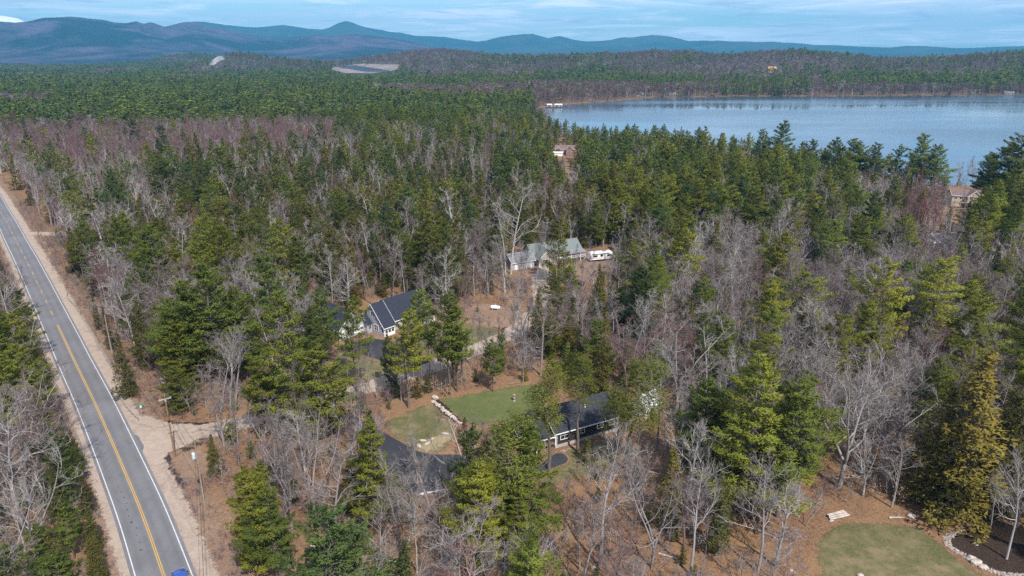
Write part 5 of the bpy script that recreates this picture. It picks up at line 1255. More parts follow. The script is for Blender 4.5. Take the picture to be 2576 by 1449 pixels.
# ------------------------------------------------------------------ what grows where
ZON = [  # (outline in photo pixels, pine, hemlock, grey hardwood, red/purple hardwood, density)
 ([(-400,300),(3000,300),(3000,1700),(-400,1700)], .19,.20,.54,.07,1.1),
 ([(-400,200),(1345,200),(1345,312),(880,318),(400,322),(-400,318)], .93,.02,.03,.02,1.25),
 ([(-400,318),(850,312),(900,345),(700,372),(400,392),(150,420),(-400,460)], .06,.02,.22,.70,1.3),
 ([(-300,247),(130,247),(140,264),(-300,268)], .05,0,.2,.75,1.2),
 ([(925,222),(1120,222),(1345,235),(1345,250),(1180,248),(940,236)], .05,0,.3,.65,1.2),
 ([(380,390),(900,380),(1200,400),(1560,400),(1520,560),(1350,620),(1200,740),(700,740),(380,640)], .15,.58,.21,.06,1.1),
 ([(850,320),(1345,310),(1345,420),(1100,400),(880,372)], .36,.12,.44,.08,1.1),
 ([(1345,330),(1700,345),(2060,380),(2060,470),(1900,650),(1750,650),(1560,550),(1500,480),(1250,450)], .68,.10,.20,.02,1.1),
 ([(1345,310),(1560,318),(1580,345),(1345,350)], .30,.05,.35,.30,1.0),
 ([(2060,345),(2385,345),(2370,440),(2100,470)], .62,.06,.22,.10,1.0),
 ([(2440,340),(2900,340),(2900,640),(2460,600)], .72,.18,.08,.02,1.2),
 ([(1650,640),(1900,560),(2100,480),(2260,470),(2380,520),(2440,650),(2900,850),(2900,1150),(2200,1150),(1700,1150)], .15,.10,.67,.08,1.15),
 ([(2240,480),(2370,470),(2380,570),(2260,600)], .04,.04,.12,.80,1.2),
 ([(-100,420),(100,400),(270,640),(340,800),(430,960),(330,900),(130,600),(-50,470)], .13,.12,.65,.10,1.15),
 ([(-400,560),(0,640),(120,900),(190,1180),(310,1600),(-400,1600)], .30,.12,.52,.06,1.25),
 ([(560,1100),(1340,1220),(1340,1600),(600,1600)], .20,.08,.62,.10,1.2),
 ([(1340,1280),(2010,1280),(2050,1600),(1340,1600)], .03,.07,.85,.05,.62),
 ([(2000,1130),(2330,1130),(2330,1330),(2000,1330)], .02,.06,.86,.06,.6),
 ([(430,640),(700,620),(840,880),(840,1060),(560,1000),(420,900)], .24,.12,.56,.08,1.1),
 ([(1080,620),(1330,600),(1330,760),(1100,760)], .12,.12,.66,.10,.8),
 ([(1190,770),(1540,720),(1560,900),(1220,930)], .22,.38,.36,.04,1.0),
]
ZP = [np.array(z[0], float) for z in ZON]
def mixture(x, y, zg, h):
    px, py, _ = proj(x, y, zg + h * .65)
    W_ = np.tile(np.array(ZON[0][1:]), (len(x), 1))
    # soft edges between kinds of wood
    jx = (fbm(x / 25, y / 25, 71) - .5) * 60; jy = (fbm(x / 25, y / 25, 77) - .5) * 26
    jx = jx * np.clip(300 / np.hypot(x, y), .15, 1); jy = jy * np.clip(300 / np.hypot(x, y), .1, 1)
    for z, P in zip(ZON[1:], ZP[1:]):
        i = poly_sd(px + jx, py + jy, P) < 0; W_[i] = z[1:]
    # far hills carry hardwoods with stands of pine; the plain on the left is pine
    far = np.hypot(x, y) > 900; pt = fbm(x / 240, y / 150, 61, 3); hill = far & ((zg > 9) | (px > 1345))
    ppn = np.clip((pt - .64) / .05, 0, 1)
    for c, a, b_ in ((0, .05, .93), (1, .02, .02), (2, .30, .02), (3, .63, .03)): W_[:, c] = np.where(hill, a + (b_ - a) * ppn, W_[:, c])
    pl = far & ~hill & (py < 205); pt2 = np.clip((fbm(x / 160, y / 260, 67, 3) - .575) / .05, 0, 1)
    for c, a, b_ in ((0, .95, .05), (1, .02, 0), (2, .01, .3), (3, .02, .65)): W_[:, c] = np.where(pl, a + (b_ - a) * pt2, W_[:, c])
    W_[:, 4] = np.where(far, 1.25, W_[:, 4])
    for z, P in FZ:
        i = far & (poly_sd(px + jx * .3, py + jy * .5, np.array(P, float)) < 0); W_[i] = z
    for P in (QUARRY_PX, LEDGE_PX): W_[far & (poly_sd(px, py, np.array(P, float)) < 5), 4] = 0
    return W_
QUARRY_PX = [(832,172),(868,164),(905,160),(1000,162),(1008,170),(990,186),(930,196),(860,192)]
FZ = [((.85,.02,.03,.10,1.3), [(1345,178),(1500,172),(1640,190),(1770,192),(1770,215),(1600,222),(1345,205)]),
      ((.90,.02,.02,.06,1.3), [(2070,190),(2200,182),(2576,185),(2900,190),(2900,225),(2576,222),(2070,215)]),
      ((.55,.05,.15,.25,1.2), [(1810,192),(1880,188),(1905,212),(1980,192),(2040,195),(2040,235),(1930,232),(1810,226)]),
      ((.30,.05,.25,.40,1.2), [(2110,140),(2400,150),(2576,140),(2800,140),(2800,180),(2300,170),(2110,162)]),
      ((.35,.03,.22,.40,1.2), [(1120,146),(1300,140),(1560,142),(1560,166),(1120,162)]),
      ((.04,.0,.30,.66,1.3), [(1180,214),(1620,212),(1620,250),(1340,266),(1180,236)]),
      ((.90,.02,.02,.06,1.3), [(1240,246),(1345,246),(1345,300),(1240,300)])]
KINDS = ['pine', 'hemlock', 'bare', 'red']
trees = []     # x, y, z, kind, height, width scale, tone
rg = np.random.default_rng(77)
def zone_grid(d0, d1, step, amax):
    X, Y = np.meshgrid(np.arange(-d1, d1, step), np.arange(30, d1, step)); X = X.ravel(); Y = Y.ravel()
    X = X + rg.uniform(-.5, .5, X.shape) * step * .95; Y = Y + rg.uniform(-.5, .5, X.shape) * step * .95
    d = np.hypot(X, Y); a = np.degrees(np.arctan2(X, Y)); px, py, _ = proj(X, Y, X * 0 + 8)
    k = (d >= d0) & (d < d1) & (np.abs(a) < amax) & (px > -330) & (px < 2900) & (py < 1640)
    return X[k], Y[k]

# ------------------------------------------------------------------ hand placed trees: kind, base px, top px y, label, tone, (variant, width)
HERO = [
 ('pine',(205,612),478,"broad bright yellow-green pine rising above bare trees beside the far roadside poles",.95,1,1.15),
 ('pine',(236,600),497,"smaller yellow-green pine touching the broad bright pine near the far roadside poles",.8,3,.9),
 ('pine',(560,965),655,"tallest dark pine of the big clump between the tall pale pole and the first driveway",.38,0,1.1),
 ('pine',(505,955),706,"pine with broad lit boughs on the left side of the big roadside clump",.62,3,1.1),
 ('pine',(622,955),716,"pine on the right flank of the big clump left of the navy roofed garage",.42,1,1.0),
 ('pine',(465,985),805,"low bright pine at the front left foot of the big roadside clump",.85,4,1.25),
 ('pine',(690,880),640,"soft blue-green pine standing behind the big roadside clump",.2,5,.95),
 ('pine',(735,1085),733,"towering double-crowned pine hiding the left end of the first driveway",.55,1,1.05),
 ('pine',(812,1105),862,"bright lower pine in front of the towering pine at the first driveway",.68,0,1.3),
 ('pine',(668,1090),905,"wide lit pine on the left shoulder of the towering driveway pine",.72,3,1.2),
 ('pine',(800,960),772,"slim green pine leaning over the left end of the navy garage roof",.4,2,.95),
 ('pine',(897,985),755,"pine with a bare stem in front of the gap between garage and house",.55,5,.85),
 ('pine',(1028,1026),786,"yellow-green pine standing before the porch of the navy roofed house",.85,5,.95),
 ('pine',(1056,930),732,"dark pine at the right end of the navy roof",.45,5,1.0),
 ('pine',(1131,995),736,"bushy pine on several bare stems by the dirt road",.5,2,1.05),
 ('pine',(1150,985),775,"second stem of the bushy pine group by the dirt road, a little shorter",.45,5,.9),
 ('pine',(1240,985),852,"thin green pine right of the bushy pine group by the dirt road",.45,2,.9),
 ('pine',(945,1330),1053,"bright layered pine in front of the second driveway's left half",.72,1,.95),
 ('pine',(1189,1330),1064,"soft blue-green pine at the edge of the second driveway",.25,0,.85),
 ('pitch',(1264,1374),1062,"large olive pine with dark dead boughs in the middle of the second driveway clump",.55,0,1.45),
 ('pine',(1332,1362),1060,"dark green pine hiding the left end of the dark brown house",.42,1,1.0),
 ('pine',(1208,1440),1158,"bright yellow-green pine nearest the bottom of the picture below the second driveway",.92,4,1.05),
 ('pine',(1305,1420),1230,"olive green low pine at the right foot of the second driveway clump",.6,3,1.1),
 ('pitch',(1381,1182),905,"tall pitch pine with black forked stem before the porch of the dark brown house",.70,0,1.14),
 ('pitch',(1453,1138),892,"tall pitch pine with clear stem against the middle of the charcoal roof",.66,1,1.19),
 ('pitch',(1585,1190),908,"pitch pine covering the right end of the dark brown house",.58,0,1.35),
 ('pitch',(1548,1170),985,"lower rounded pine crown against the right gable of the dark brown house",.6,1,1.40),
 ('pine',(1862,1295),893,"broad vivid green pine in the bare woods right of the white shed",.66,1,1.25),
 ('pine',(1955,1300),960,"duller pine leaning on the right side of the broad vivid green pine",.42,3,1.25),
 ('pine',(1810,1230),1020,"low vivid green pine in front left of the broad pine by the shed",.75,4,1.2),
 ('hemlock',(2398,1296),868,"huge drooping olive-brown hemlock above the firewood rack",.95,1,1.45),
 ('hemlock',(2330,1270),960,"tall olive hemlock on the left of the huge hemlock above the firewood rack",.75,0,1.25),
 ('hemlock',(2490,1290),985,"dark hemlock right of the huge olive-brown hemlock",.5,3,1.2),
 ('hemlock',(1800,1395),1178,"dark conical hemlock among the bare trees of the leaf clearing",.25,2,1.15),
 ('pine',(1405,712),541,"yellow-green pine standing in front of the grey-green roof",.82,1,1.0),
 ('hemlock',(1562,705),585,"dark pointed spruce-like hemlock just right of the white camper",.3,2,1.2),
 ('hemlock',(1352,890),718,"olive hemlock pair left of the lower clearing below the beige house",.65,1,1.0),
 ('hemlock',(1500,840),662,"slim dark hemlock below the white camper",.4,2,1.1),
 ('pine',(1385,905),800,"vivid yellow-green young pine below the beige house's yard",.9,4,1.1),
 ('pine',(1402,800),694,"soft green bushy pine just below the parked dark cars",.5,3,1.3),
 ('pine',(1330,640),578,"small bright green pine touching the left of the grey-green roof",.6,4,1.1),
 ('pine',(1240,690),572,"slim green pine among pale bare trees left of the beige house",.5,4,1.0),
 ('hemlock',(1085,745),560,"broad dark hemlock at the wood's edge right above the navy roof",.35,1,1.3),
 ('hemlock',(1165,745),575,"dark olive hemlock at the wood's edge above the propane tank",.4,0,1.1),
 ('pine',(1290,1440),1340,"small olive pine bush at the foot of the foreground clump",.6,4,1.2),
 ('pine',(652,1440),1178,"tall dense yellow-green pine column beside the dirt track",.85,4,.9),
 ('pine',(672,1300),1160,"bright pine at the track edge behind the pine column",.7,4,.9),
 ('pine',(705,1449),1240,"dark olive pine at the right of the pine column by the dirt track",.3,3,1.1),
 ('pine',(-2,812),655,"dark pine reaching over the left edge of the far road",.35,1,1.15),
 ('pine',(18,1015),800,"broad green pine left of the road, behind the guard rail",.5,3,1.25),
 ('pine',(55,1085),885,"bright green pine in front of the broad roadside pine, left of the road",.62,1,1.2),
 ('pine',(10,1040),850,"green pine at the picture's left border beside the road",.45,0,1.2),
 ('pine',(455,1040),920,"low bright pine boughs behind the junction pole",.68,4,1.3),
 ('hemlock',(325,1000),835,"dark hemlock behind the tall pale pole",.45,0,.95),
 ('hemlock',(280,880),770,"narrow green hemlock beside the tall pale pole",.3,2,.95),
 ('hemlock',(250,830),742,"small dark hemlock left of the tall pale pole",.45,2,1.0),
 ('hemlock',(545,1190),1090,"bright green low conifer between the transformer pole and the bare trees",.6,0,1.2),
 ('bare_oak',(1508,1425),1108,"crooked grey bare oak with wide crown in front of the dark brown house",.66,1,1.0),
 ('bare_oak',(1640,1428),1132,"grey bare tree with slim upright crown in the leaf clearing",.60,0,.8),
 ('bare_oak',(1735,1445),1170,"bare tree with pale forked limbs left of the dark conical hemlock",.7,1,.85),
 ('bare_oak',(1905,1440),1185,"bare oak with dense low crown in front of the broad vivid pine",.62,1,1.0),
 ('bare_oak',(2111,1226),858,"tall bare tree with spreading grey limbs at the back of the leaf clearing",.66,0,1.05),
 ('bare',(2165,1195),905,"second tall bare tree just right of the spreading one at the clearing's back",.62,2,1.0),
 ('bare_oak',(2532,1406),1160,"pale bare tree growing in the stone edged mulch bed",.8,1,.8),
 ('bare',(2490,1340),1180,"thin bare twin stems beside the mulch bed",.6,1,.8),
 ('bare_oak',(100,1400),1130,"white limbed bare tree nearest the lower left corner",.82,0,1.05),
 ('bare_oak',(60,1330),1010,"spreading pale bare tree in the left woods beside the guard rail",.75,1,1.1),
 ('bare',(20,1240),955,"dense grey bare tree at the left border of the picture",.7,2,1.2),
 ('bare',(75,1440),1255,"low pale bare tree at the very bottom left",.9,4,1.2),
 ('bare',(565,1130),905,"lavender grey bare tree rising behind the transformer pole",.5,2,1.1),
 ('bare',(600,1120),950,"thin grey bare tree between the lavender tree and the towering pine",.6,1,.9),
 ('bare_oak',(795,1310),1030,"pinkish bare tree left of the bright layered pine",.45,0,1.0),
 ('bare',(735,1330),1090,"slim pale bare tree among the brush below the towering pine",.55,2,.9),
 ('bare',(1285,690),476,"tall pale bare tree with feathery fan crown left of the beige house",.85,0,1.3),
 ('bare',(1272,700),520,"white stemmed bare tree right beside the feathery fan crowned one",.95,3,.8),
 ('bare',(838,775),630,"bare tree with white stem behind the navy garage roof",.85,4,1.0),
 ('bare',(935,765),640,"reddish bare tree at the dark wood's edge above the navy roof",.25,1,1.0),
 ('bare',(1020,760),650,"pale thin bare tree at the dark wood's edge above the navy roof's right end",.7,3,1.0),
 ('bare',(1101,1142),1035,"slender grey bare tree alone on the lower lawn",.5,3,.7),
 ('bare',(1052,1225),1085,"thin white birch-like bare tree at the edge of the second driveway",.9,3,.8),
 ('bare',(1115,1440),1265,"bare tree with drooping pale twigs below the second driveway",.7,4,1.1),
 ('bare_oak',(960,1440),1260,"bare tree with tangled grey limbs at the bottom of the picture",.66,1,.9),
 ('bare_oak',(1140,1400),1205,"twisted bare tree with silvery limbs left of the bright yellow-green pine",.8,1,.7),
 ('bare',(1010,1010),870,"leaning pale bare stems across the first driveway",.8,2,.8),
 ('bare',(965,985),862,"thin dark bare tree on the verge of the first driveway",.5,1,.7),
 ('bare',(1085,975),830,"dark bare trunk among the stems by the dirt road",.45,3,.7),
 ('bare',(1110,980),850,"leafless slim tree leaning by the dirt road bend",.5,1,.7),
 ('bare',(1172,975),840,"thin bare tree among pines by the dirt road",.5,3,.6),
 ('bare',(915,1000),880,"crooked bare tree left of the first driveway's corner",.55,4,.7),
 ('bare',(1382,700),560,"bare tree with fine grey twigs before the beige gable",.6,3,.7),
 ('bare',(1300,745),640,"leafless grey tree below the pale garage of the beige house",.6,1,.9),
 ('bare',(1425,725),620,"thin bare tree in front of the white deck",.5,3,.6),
 ('bare',(1700,1060),800,"big silvery bare tree right of the white shed",.75,2,1.2),
 ('bare',(1650,1130),900,"grey bare tree between the white shed and the broad vivid pine",.6,5,1.1),
 ('bare',(1345,738),592,"bare tree with thin twigs before the left part of the grey-green roof",.55,1,.8),
 ('bare',(1372,728),600,"grey leafless tree just left of the white deck stairs",.6,0,.8),
 ('bare',(1402,740),612,"slim bare tree in front of the white deck's middle",.5,3,.8),
 ('bare',(1442,748),622,"bare tree between the two dark cars and the deck",.58,1,.8),
 ('bare',(1316,742),604,"twiggy bare tree in front of the pale garage",.62,0,.8),
 ('bare',(1462,762),642,"thin leafless tree right of the second dark car",.5,3,.9),
 ('pine',(1432,770),668,"young green pine below the two dark cars",.6,4,1.0),
 ('bare',(1490,720),600,"bare tree whose twigs cross the left of the white camper",.55,3,.8),
 ('bare',(1270,755),625,"leafless tree left of the beige house, behind the propane tank",.5,1,.9),
 ('bare',(1300,790),660,"grey bare tree to the right of the propane tank",.6,0,.8),
 ('hemlock',(168,1125),1035,"dark green sapling hemlock behind the left guard rail's middle",.35,0,1.2),
 ('hemlock',(196,1190),1095,"bushy dark hemlock at the end of the left guard rail",.3,3,1.3),
 ('hemlock',(222,1290),1185,"green hemlock on the left bank just below the leaning post",.45,0,1.2),
 ('hemlock',(240,1385),1270,"second green hemlock below the leaning post on the left bank",.4,1,1.2),
 ('pine',(188,1405),1265,"dark green young pine among the white limbed trees",.3,3,1.0),
 ('hemlock',(152,1300),1175,"dark hemlock between the two pale bare trees on the left",.25,0,1.2),
 ('pine',(120,1455),1320,"low dark pine at the bottom left behind the pale limbs",.3,4,1.1),
 ('hemlock',(252,1462),1350,"olive hemlock nearest the bottom edge left of the road",.55,3,1.2),
 ('pine',(118,1140),985,"green pine just left of the guard rail, behind the pale bare trees",.5,1,1.0),
 ('bare',(2410,470),405,"pale bare tree showing against the lake above the tan house",.7,2,1.0),
 ('bare',(2425,480),398,"tall thin bare tree against the lake beside the tan house",.7,1,.9),
]
# trees standing out against the lake
for k, (bx, by, ty, lb, tn, v, w) in enumerate([
 (1360,352,278,"pine with ragged top at the near left shore, before the cove",.35,2,1.0),(1382,362,292,"slim tall pine second along the near left shore",.3,2,.8),(1402,372,298,"narrow tall pine at the right end of the left shore group",.3,2,.75),
 (1476,372,316,"lone thin pine rising above bare trees by the near shore",.35,5,.7),(1536,372,318,"thin pointed pine right of the lone shore pine",.4,2,.7),(1575,385,312,"pine at the left of the long row against the lake",.4,2,.8),
 (1593,385,311,"second pine of the long row against the lake",.4,2,.8),(1620,390,322,"shorter pine in the long row against the lake",.45,0,.8),(1645,392,312,"dense tall pine in the long row against the lake",.45,0,.9),
 (1665,392,312,"pine close behind the dense tall pine of the shore row",.4,2,.8),(1700,398,330,"low pine in the middle of the shore row",.45,0,.9),(1750,405,318,"pine with layered boughs standing clear in the shore row",.4,0,.95),
 (1808,410,344,"small pine top between gaps in the shore row",.4,2,.8),(1845,415,350,"small round pine right of the gap in the shore row",.45,3,.8),(1905,425,326,"broad pine left of the tallest shore pine",.35,3,1.0),
 (1960,432,303,"tallest of all pines against the lake, with stacked boughs",.35,2,1.15),(2035,448,348,"pine with dark top right of the tallest shore pine",.35,0,1.0),(2090,462,345,"tall open pine on a clear stem against the lake",.3,2,1.1),
 (2065,462,372,"slim pine beside the tall open pine at the shore",.3,2,.8),(2130,470,350,"dense broad pine at the left of the right shore clump",.4,3,1.3),(2150,472,352,"dense pine in the right shore clump, second from its left",.4,1,1.2),
 (2195,478,362,"pine in the middle of the right shore clump",.42,3,1.1),(2245,480,362,"wide pine toward the right of the shore clump",.42,1,1.1),(2305,486,340,"highest pine of the right shore clump",.4,3,1.2),
 (2345,490,360,"last pine of the right shore clump, leaning over the bare gap",.38,0,1.2),(2468,500,380,"dark pine at the right edge of the bare gap by the tan house",.3,0,1.1),(2515,512,352,"big pine mass right of the bare gap",.55,1,1.4),
 (2548,520,340,"highest pine right of the bare gap at the lake",.58,3,1.5),(2572,560,345,"bright pine at the right border by the lake",.62,1,1.5),
]): HERO.append(('pine', (bx, by), ty, lb, tn, v, w))
def height_for(x, y, py):
    v = (CY - py) / FD; d = math.hypot(1, 0)
    # height whose top projects to row py: (y*sp + z*cp) / (y*cp - z*sp) = v
    return CAMH + y * (v * cp - sp) / (cp + v * sp)
HXY = []
GRP = {'pine': "white pines in the woods", 'pitch': "pitch pines round the second house", 'hemlock': "hemlocks in the woods", 'bare': "bare hardwoods in the woods", 'bare_oak': "bare hardwoods in the woods"}
NAME = {'pine': "white_pine", 'pitch': "pitch_pine", 'hemlock': "hemlock_tree", 'bare': "bare_tree", 'bare_oak': "bare_tree", 'red': "bare_tree"}
def plant(kind, v, x, y, z, h, w, rz, tone, label, tx=0.0, ty_=0.0):
    k = 'bare' if kind == 'red' else kind
    mt, mc, mj, H = PR[k][v % len(PR[k])]; s = h / H
    r = thing(NAME[kind], label, "tree", (x, y, z), rz, GRP[k])
    sx = s * w; r.rotation_euler = (tx, ty_, rz)
    for nm, me in (("trunk", mt), ("crown", mc)):
        o = link(nm, me, r); o.scale = (sx, sx, s); o["tone"] = float(tone)
    return r
rh = random.Random(4)
for kind, (bx, by), ty, lb, tn, v, w in HERO:
    x, y = at(bx, by); h = height_for(x, y, ty); h = max(3.0, min(h, 33))
    tn = min(1.0, tn + .13) if kind in ('pine', 'pitch') and y < 330 else tn
    HXY.append((x, y, h)); plant(kind, v, x, y, -.1, h, w * (1.12 if kind == 'pine' else 1.0), rh.uniform(0, 6.28), tn, lb)
HX = np.array(HXY)

# ------------------------------------------------------------------ the rest of the woods
def fill(d0, d1, step, amax):
    X, Y = zone_grid(d0, d1, step, amax)
    k = free(X, Y); X, Y = X[k], Y[k]
    Z = ground_z(X, Y); n = len(X)
    Wt = mixture(X, Y, Z, np.full(n, 14.0))
    u = rg.uniform(0, 1, n); c = np.cumsum(Wt[:, :4], 1); c /= c[:, 3:4]
    kind = (u[:, None] > c).sum(1).clip(0, 3)
    keep = rg.uniform(0, 1, n) < Wt[:, 4] * .8
    h = np.where(kind == 0, rg.normal(17.0, 4.3, n), np.where(kind == 1, rg.normal(13.0, 2.6, n), rg.normal(14.2, 2.7, n))).clip(5, 26)
    w = np.where(kind == 0, rg.uniform(.95, 1.4, n), np.where(kind == 1, rg.uniform(1.0, 1.45, n), rg.uniform(1.0, 1.55, n)))
    cw = np.where(kind == 0, h * .2, h * .18)
    near = np.hypot(X, Y) < 520
    ls = lake_sd(X, Y); shore = (ls < 75) & (np.hypot(X, Y) < 900); h = np.where(shore, h * np.where(kind == 0, .70, .62), h); keep &= ~(shore & (rg.uniform(0, 1, n) < .25))
    b, b2 = blocks(X, Y, h, cw); con = kind < 2
    keep &= ~(near & b) & ~(near & b2 & con) & ~(near & b2 & (rg.uniform(0, 1, n) < .30))
    if len(HX):
        for x, y, hh in HX: keep &= np.hypot(X - x, Y - y) > np.where(con, 3.2, 1.6)
        # nothing tall right in front of a hand placed tree
        for x, y, hh in HX[:]:
            dd = math.hypot(x, y); ux, uy = x / dd, y / dd; f = dd - (X * ux + Y * uy); l = np.abs(X * uy - Y * ux)
            keep &= ~((f > 0) & (f < min(26, hh * 1.1)) & (l < 3.4) & (h > hh * .45) & con)
            keep &= ~((f > 0) & (f < 10) & (l < 2.0) & (h > hh * .6))
    X, Y, Z, kind, h, w = (a[keep] for a in (X, Y, Z, kind, h, w))
    sm = np.hypot(X, Y) > 0
    patch = fbm(X / 60, Y / 60, 91)
    tone = np.where(kind == 0, np.clip(.22 + .75 * (patch - .5) * 2 + rg.normal(.42, .24, len(X)), 0, 1), np.where(kind == 1, np.clip(rg.normal(.58, .26, len(X)), 0, 1), np.where(kind == 2, np.clip(rg.normal(.60, .22, len(X)), .26, 1), np.clip(rg.normal(.16, .06, len(X)), 0, .24))))
    return np.stack([X, Y, Z, kind, h, w, tone], 1)
NEAR = fill(60, 300, 4.5, 46); MID = fill(300, 700, 5.5, 42); FARW = fill(700, 1700, 8.4, 40.5); VF = fill(1700, 4300, 16.0, 40)
VF[:, 5] *= 1.8; FARW[:, 5] *= 1.3
for A_ in (FARW, VF): A_[:, 6] = np.where(A_[:, 3] <= 1, .08 + A_[:, 6] * .55, A_[:, 6])

# ---- singled out trees, nearest first; each gets its own words
LM = [("the blue car", at(447, 1445)), ("the transformer pole", zz4(1362, 980)), ("the junction pole", zz4(1165, 655)), ("the tall pale pole", at(285, 905)), ("the side drive", (-176, 279)), ("the navy roofed house", zz5(1085, 668)), ("the garage end", zz5(900, 720)),
      ("the dark brown house", lp(h2, 7, 4)[:2]), ("the stone wall", zz6(930, 350)), ("the second driveway", zz6(740, 750)), ("the white shed", at(1640, 1046)), ("the propane tank", at(1246, 780)), ("the beige house", lp(h3, 8, 6)[:2]), ("the white camper", at(1509, 655)),
      ("the log pile", zz3(700, 560)), ("the mulch bed", zz3(2200, 900)), ("the firewood rack", zz3(1830, 580)), ("the huge olive hemlock", at(2400, 1310)), ("the broad vivid pine", at(1862, 1290)), ("the grey lake cottage", at(2362, 628)), ("the garden deck", at(2268, 608)), ("the tan lake house", at(2393, 520)), ("the brick red house", at(1420, 390)),
      ("the towering driveway pine", at(735, 1080)), ("the big roadside pine clump", at(560, 960)), ("the feathery pale tree", at(1285, 690)), ("the bright twin pines", at(205, 612)), ("the dirt road bend", at(1290, 838)), ("the road's far bend", at(12, 470)), ("the left guard rail", zz4(540, 600)), ("the lone lawn tree", at(1101, 1142)), ("the dark cars", at(1440, 708)), ("the tall spreading bare tree", at(2111, 1226)), ("the tallest shore pine", at(1960, 432)), ("the right shore clump", at(2200, 478)), ("the long shore pine row", at(1650, 390))]
LXY = np.array([p for _, p in LM])
def words_for(t):
    x, y, z, k, h, w, tone = t; k = int(k)
    d = np.hypot(LXY[:, 0] - x, LXY[:, 1] - y); i = int(np.argmin(d)); dx, dy = x - LXY[i, 0], y - LXY[i, 1]
    dist = d[i]; far = "well " if dist > 38 else ("" if dist > 14 else "just ")
    rel = (far + "behind" if dy > 0 else far + "in front of") if abs(dy) > abs(dx) * 1.6 else (far + "left of" if dx < 0 else far + "right of")
    if abs(dx) * .62 < abs(dy) < abs(dx) * 1.6: rel = far + ("behind and " if dy > 0 else "before and ") + ("left of" if dx < 0 else "right of")
    if k == 0: sz = "tall" if h > 20.5 else ("short" if h < 14.5 else "mid-sized"); c = "yellow-green" if tone > .68 else ("dark bluish" if tone < .3 else "green"); sp_n = "pine"
    elif k == 1: sz = "tall" if h > 14.8 else ("small" if h < 11.2 else "mid-sized"); c = "olive-brown" if tone > .62 else ("dark green" if tone < .38 else "dull olive"); sp_n = "hemlock"
    elif k == 2: sz = "tall" if h > 15 else ("small" if h < 11.8 else "mid-sized"); c = "whitish" if tone > .72 else ("brownish grey" if tone < .48 else "grey"); sp_n = "leafless tree"
    else: sz = "tall" if h > 15 else ("small" if h < 11.8 else "mid-sized"); c = "reddish" if tone < .16 else "purple-grey"; sp_n = "leafless tree"
    return f"{sz} {c} {sp_n} {rel} {LM[i][0]}"
ORD = ["leftmost", "second from left", "third from left", "fourth from left", "fifth from left", "sixth from left", "seventh from left", "eighth from left", "ninth from left", "tenth from left", "eleventh from left", "twelfth from left", "thirteenth from left", "fourteenth from left", "fifteenth from left", "sixteenth from left"] + ["further right among them"] * 30
EX = []
for k, (bx, by) in enumerate([(905,1002),(930,990),(948,1003),(985,985),(1000,1000),(1020,990),(1043,978),(1062,972),(1090,985),(1118,965),(1150,968),(1165,955),(1185,950),(1200,938),(1215,945),(1232,930),(1250,925),(1262,940),(1285,915),(1300,925),(1320,905),(880,1010),(1075,960),(1140,950),(1225,960)]):
    x, y = at(bx, by); EX.append((x, y, 0, 0 if k % 7 == 3 else 2, rh.uniform(10.5, 15.5), rh.uniform(.42, .62), rh.uniform(.32, .6)))
EX = np.array(EX); NE = len(EX)
pool = np.concatenate([NEAR, MID, EX]); px, py, dep = proj(pool[:, 0], pool[:, 1], pool[:, 2] + pool[:, 4] * .6)
inv = (px > -10) & (px < 2586) & (py < 1470)
size = pool[:, 4] / dep; taken = np.zeros(len(pool), bool); taken[-NE:] = True
for kset, n in (((0,), 300 - sum(h[0] == 'pine' for h in HERO)), ((1,), 300 - sum(h[0] == 'hemlock' for h in HERO)), ((2, 3), 300 - NE - sum(h[0].startswith('bare') for h in HERO))):
    c = np.nonzero(np.isin(pool[:, 3], kset) & inv & ~taken)[0]; c = c[np.argsort(-size[c])][:n]; taken[c] = True
groups = {}
for i in np.nonzero(taken)[0]: groups.setdefault(words_for(pool[i]), []).append(i)
rv_ = random.Random(8)
for lb, ii in groups.items():
    ii.sort(key=lambda i: px[i])
    for r_, i in enumerate(ii):
        L = lb if len(ii) == 1 else lb + ", " + (ORD[r_] if len(ii) > 2 else ("the left one" if r_ == 0 else "the right one"))
        if len(L.replace(',', '').split()) > 16: L = L.split(' ', 1)[1]
        x, y, z, k, h, w, tone = pool[i]; kd = KINDS[int(k)]
        plant(kd, (3 if i >= len(pool) - NE and k == 2 else rv_.randrange(8)), x, y, z - .1, h, w, rv_.uniform(0, 6.28), tone, L, rv_.gauss(0, .028), rv_.gauss(0, .028))
rest = pool[~taken]

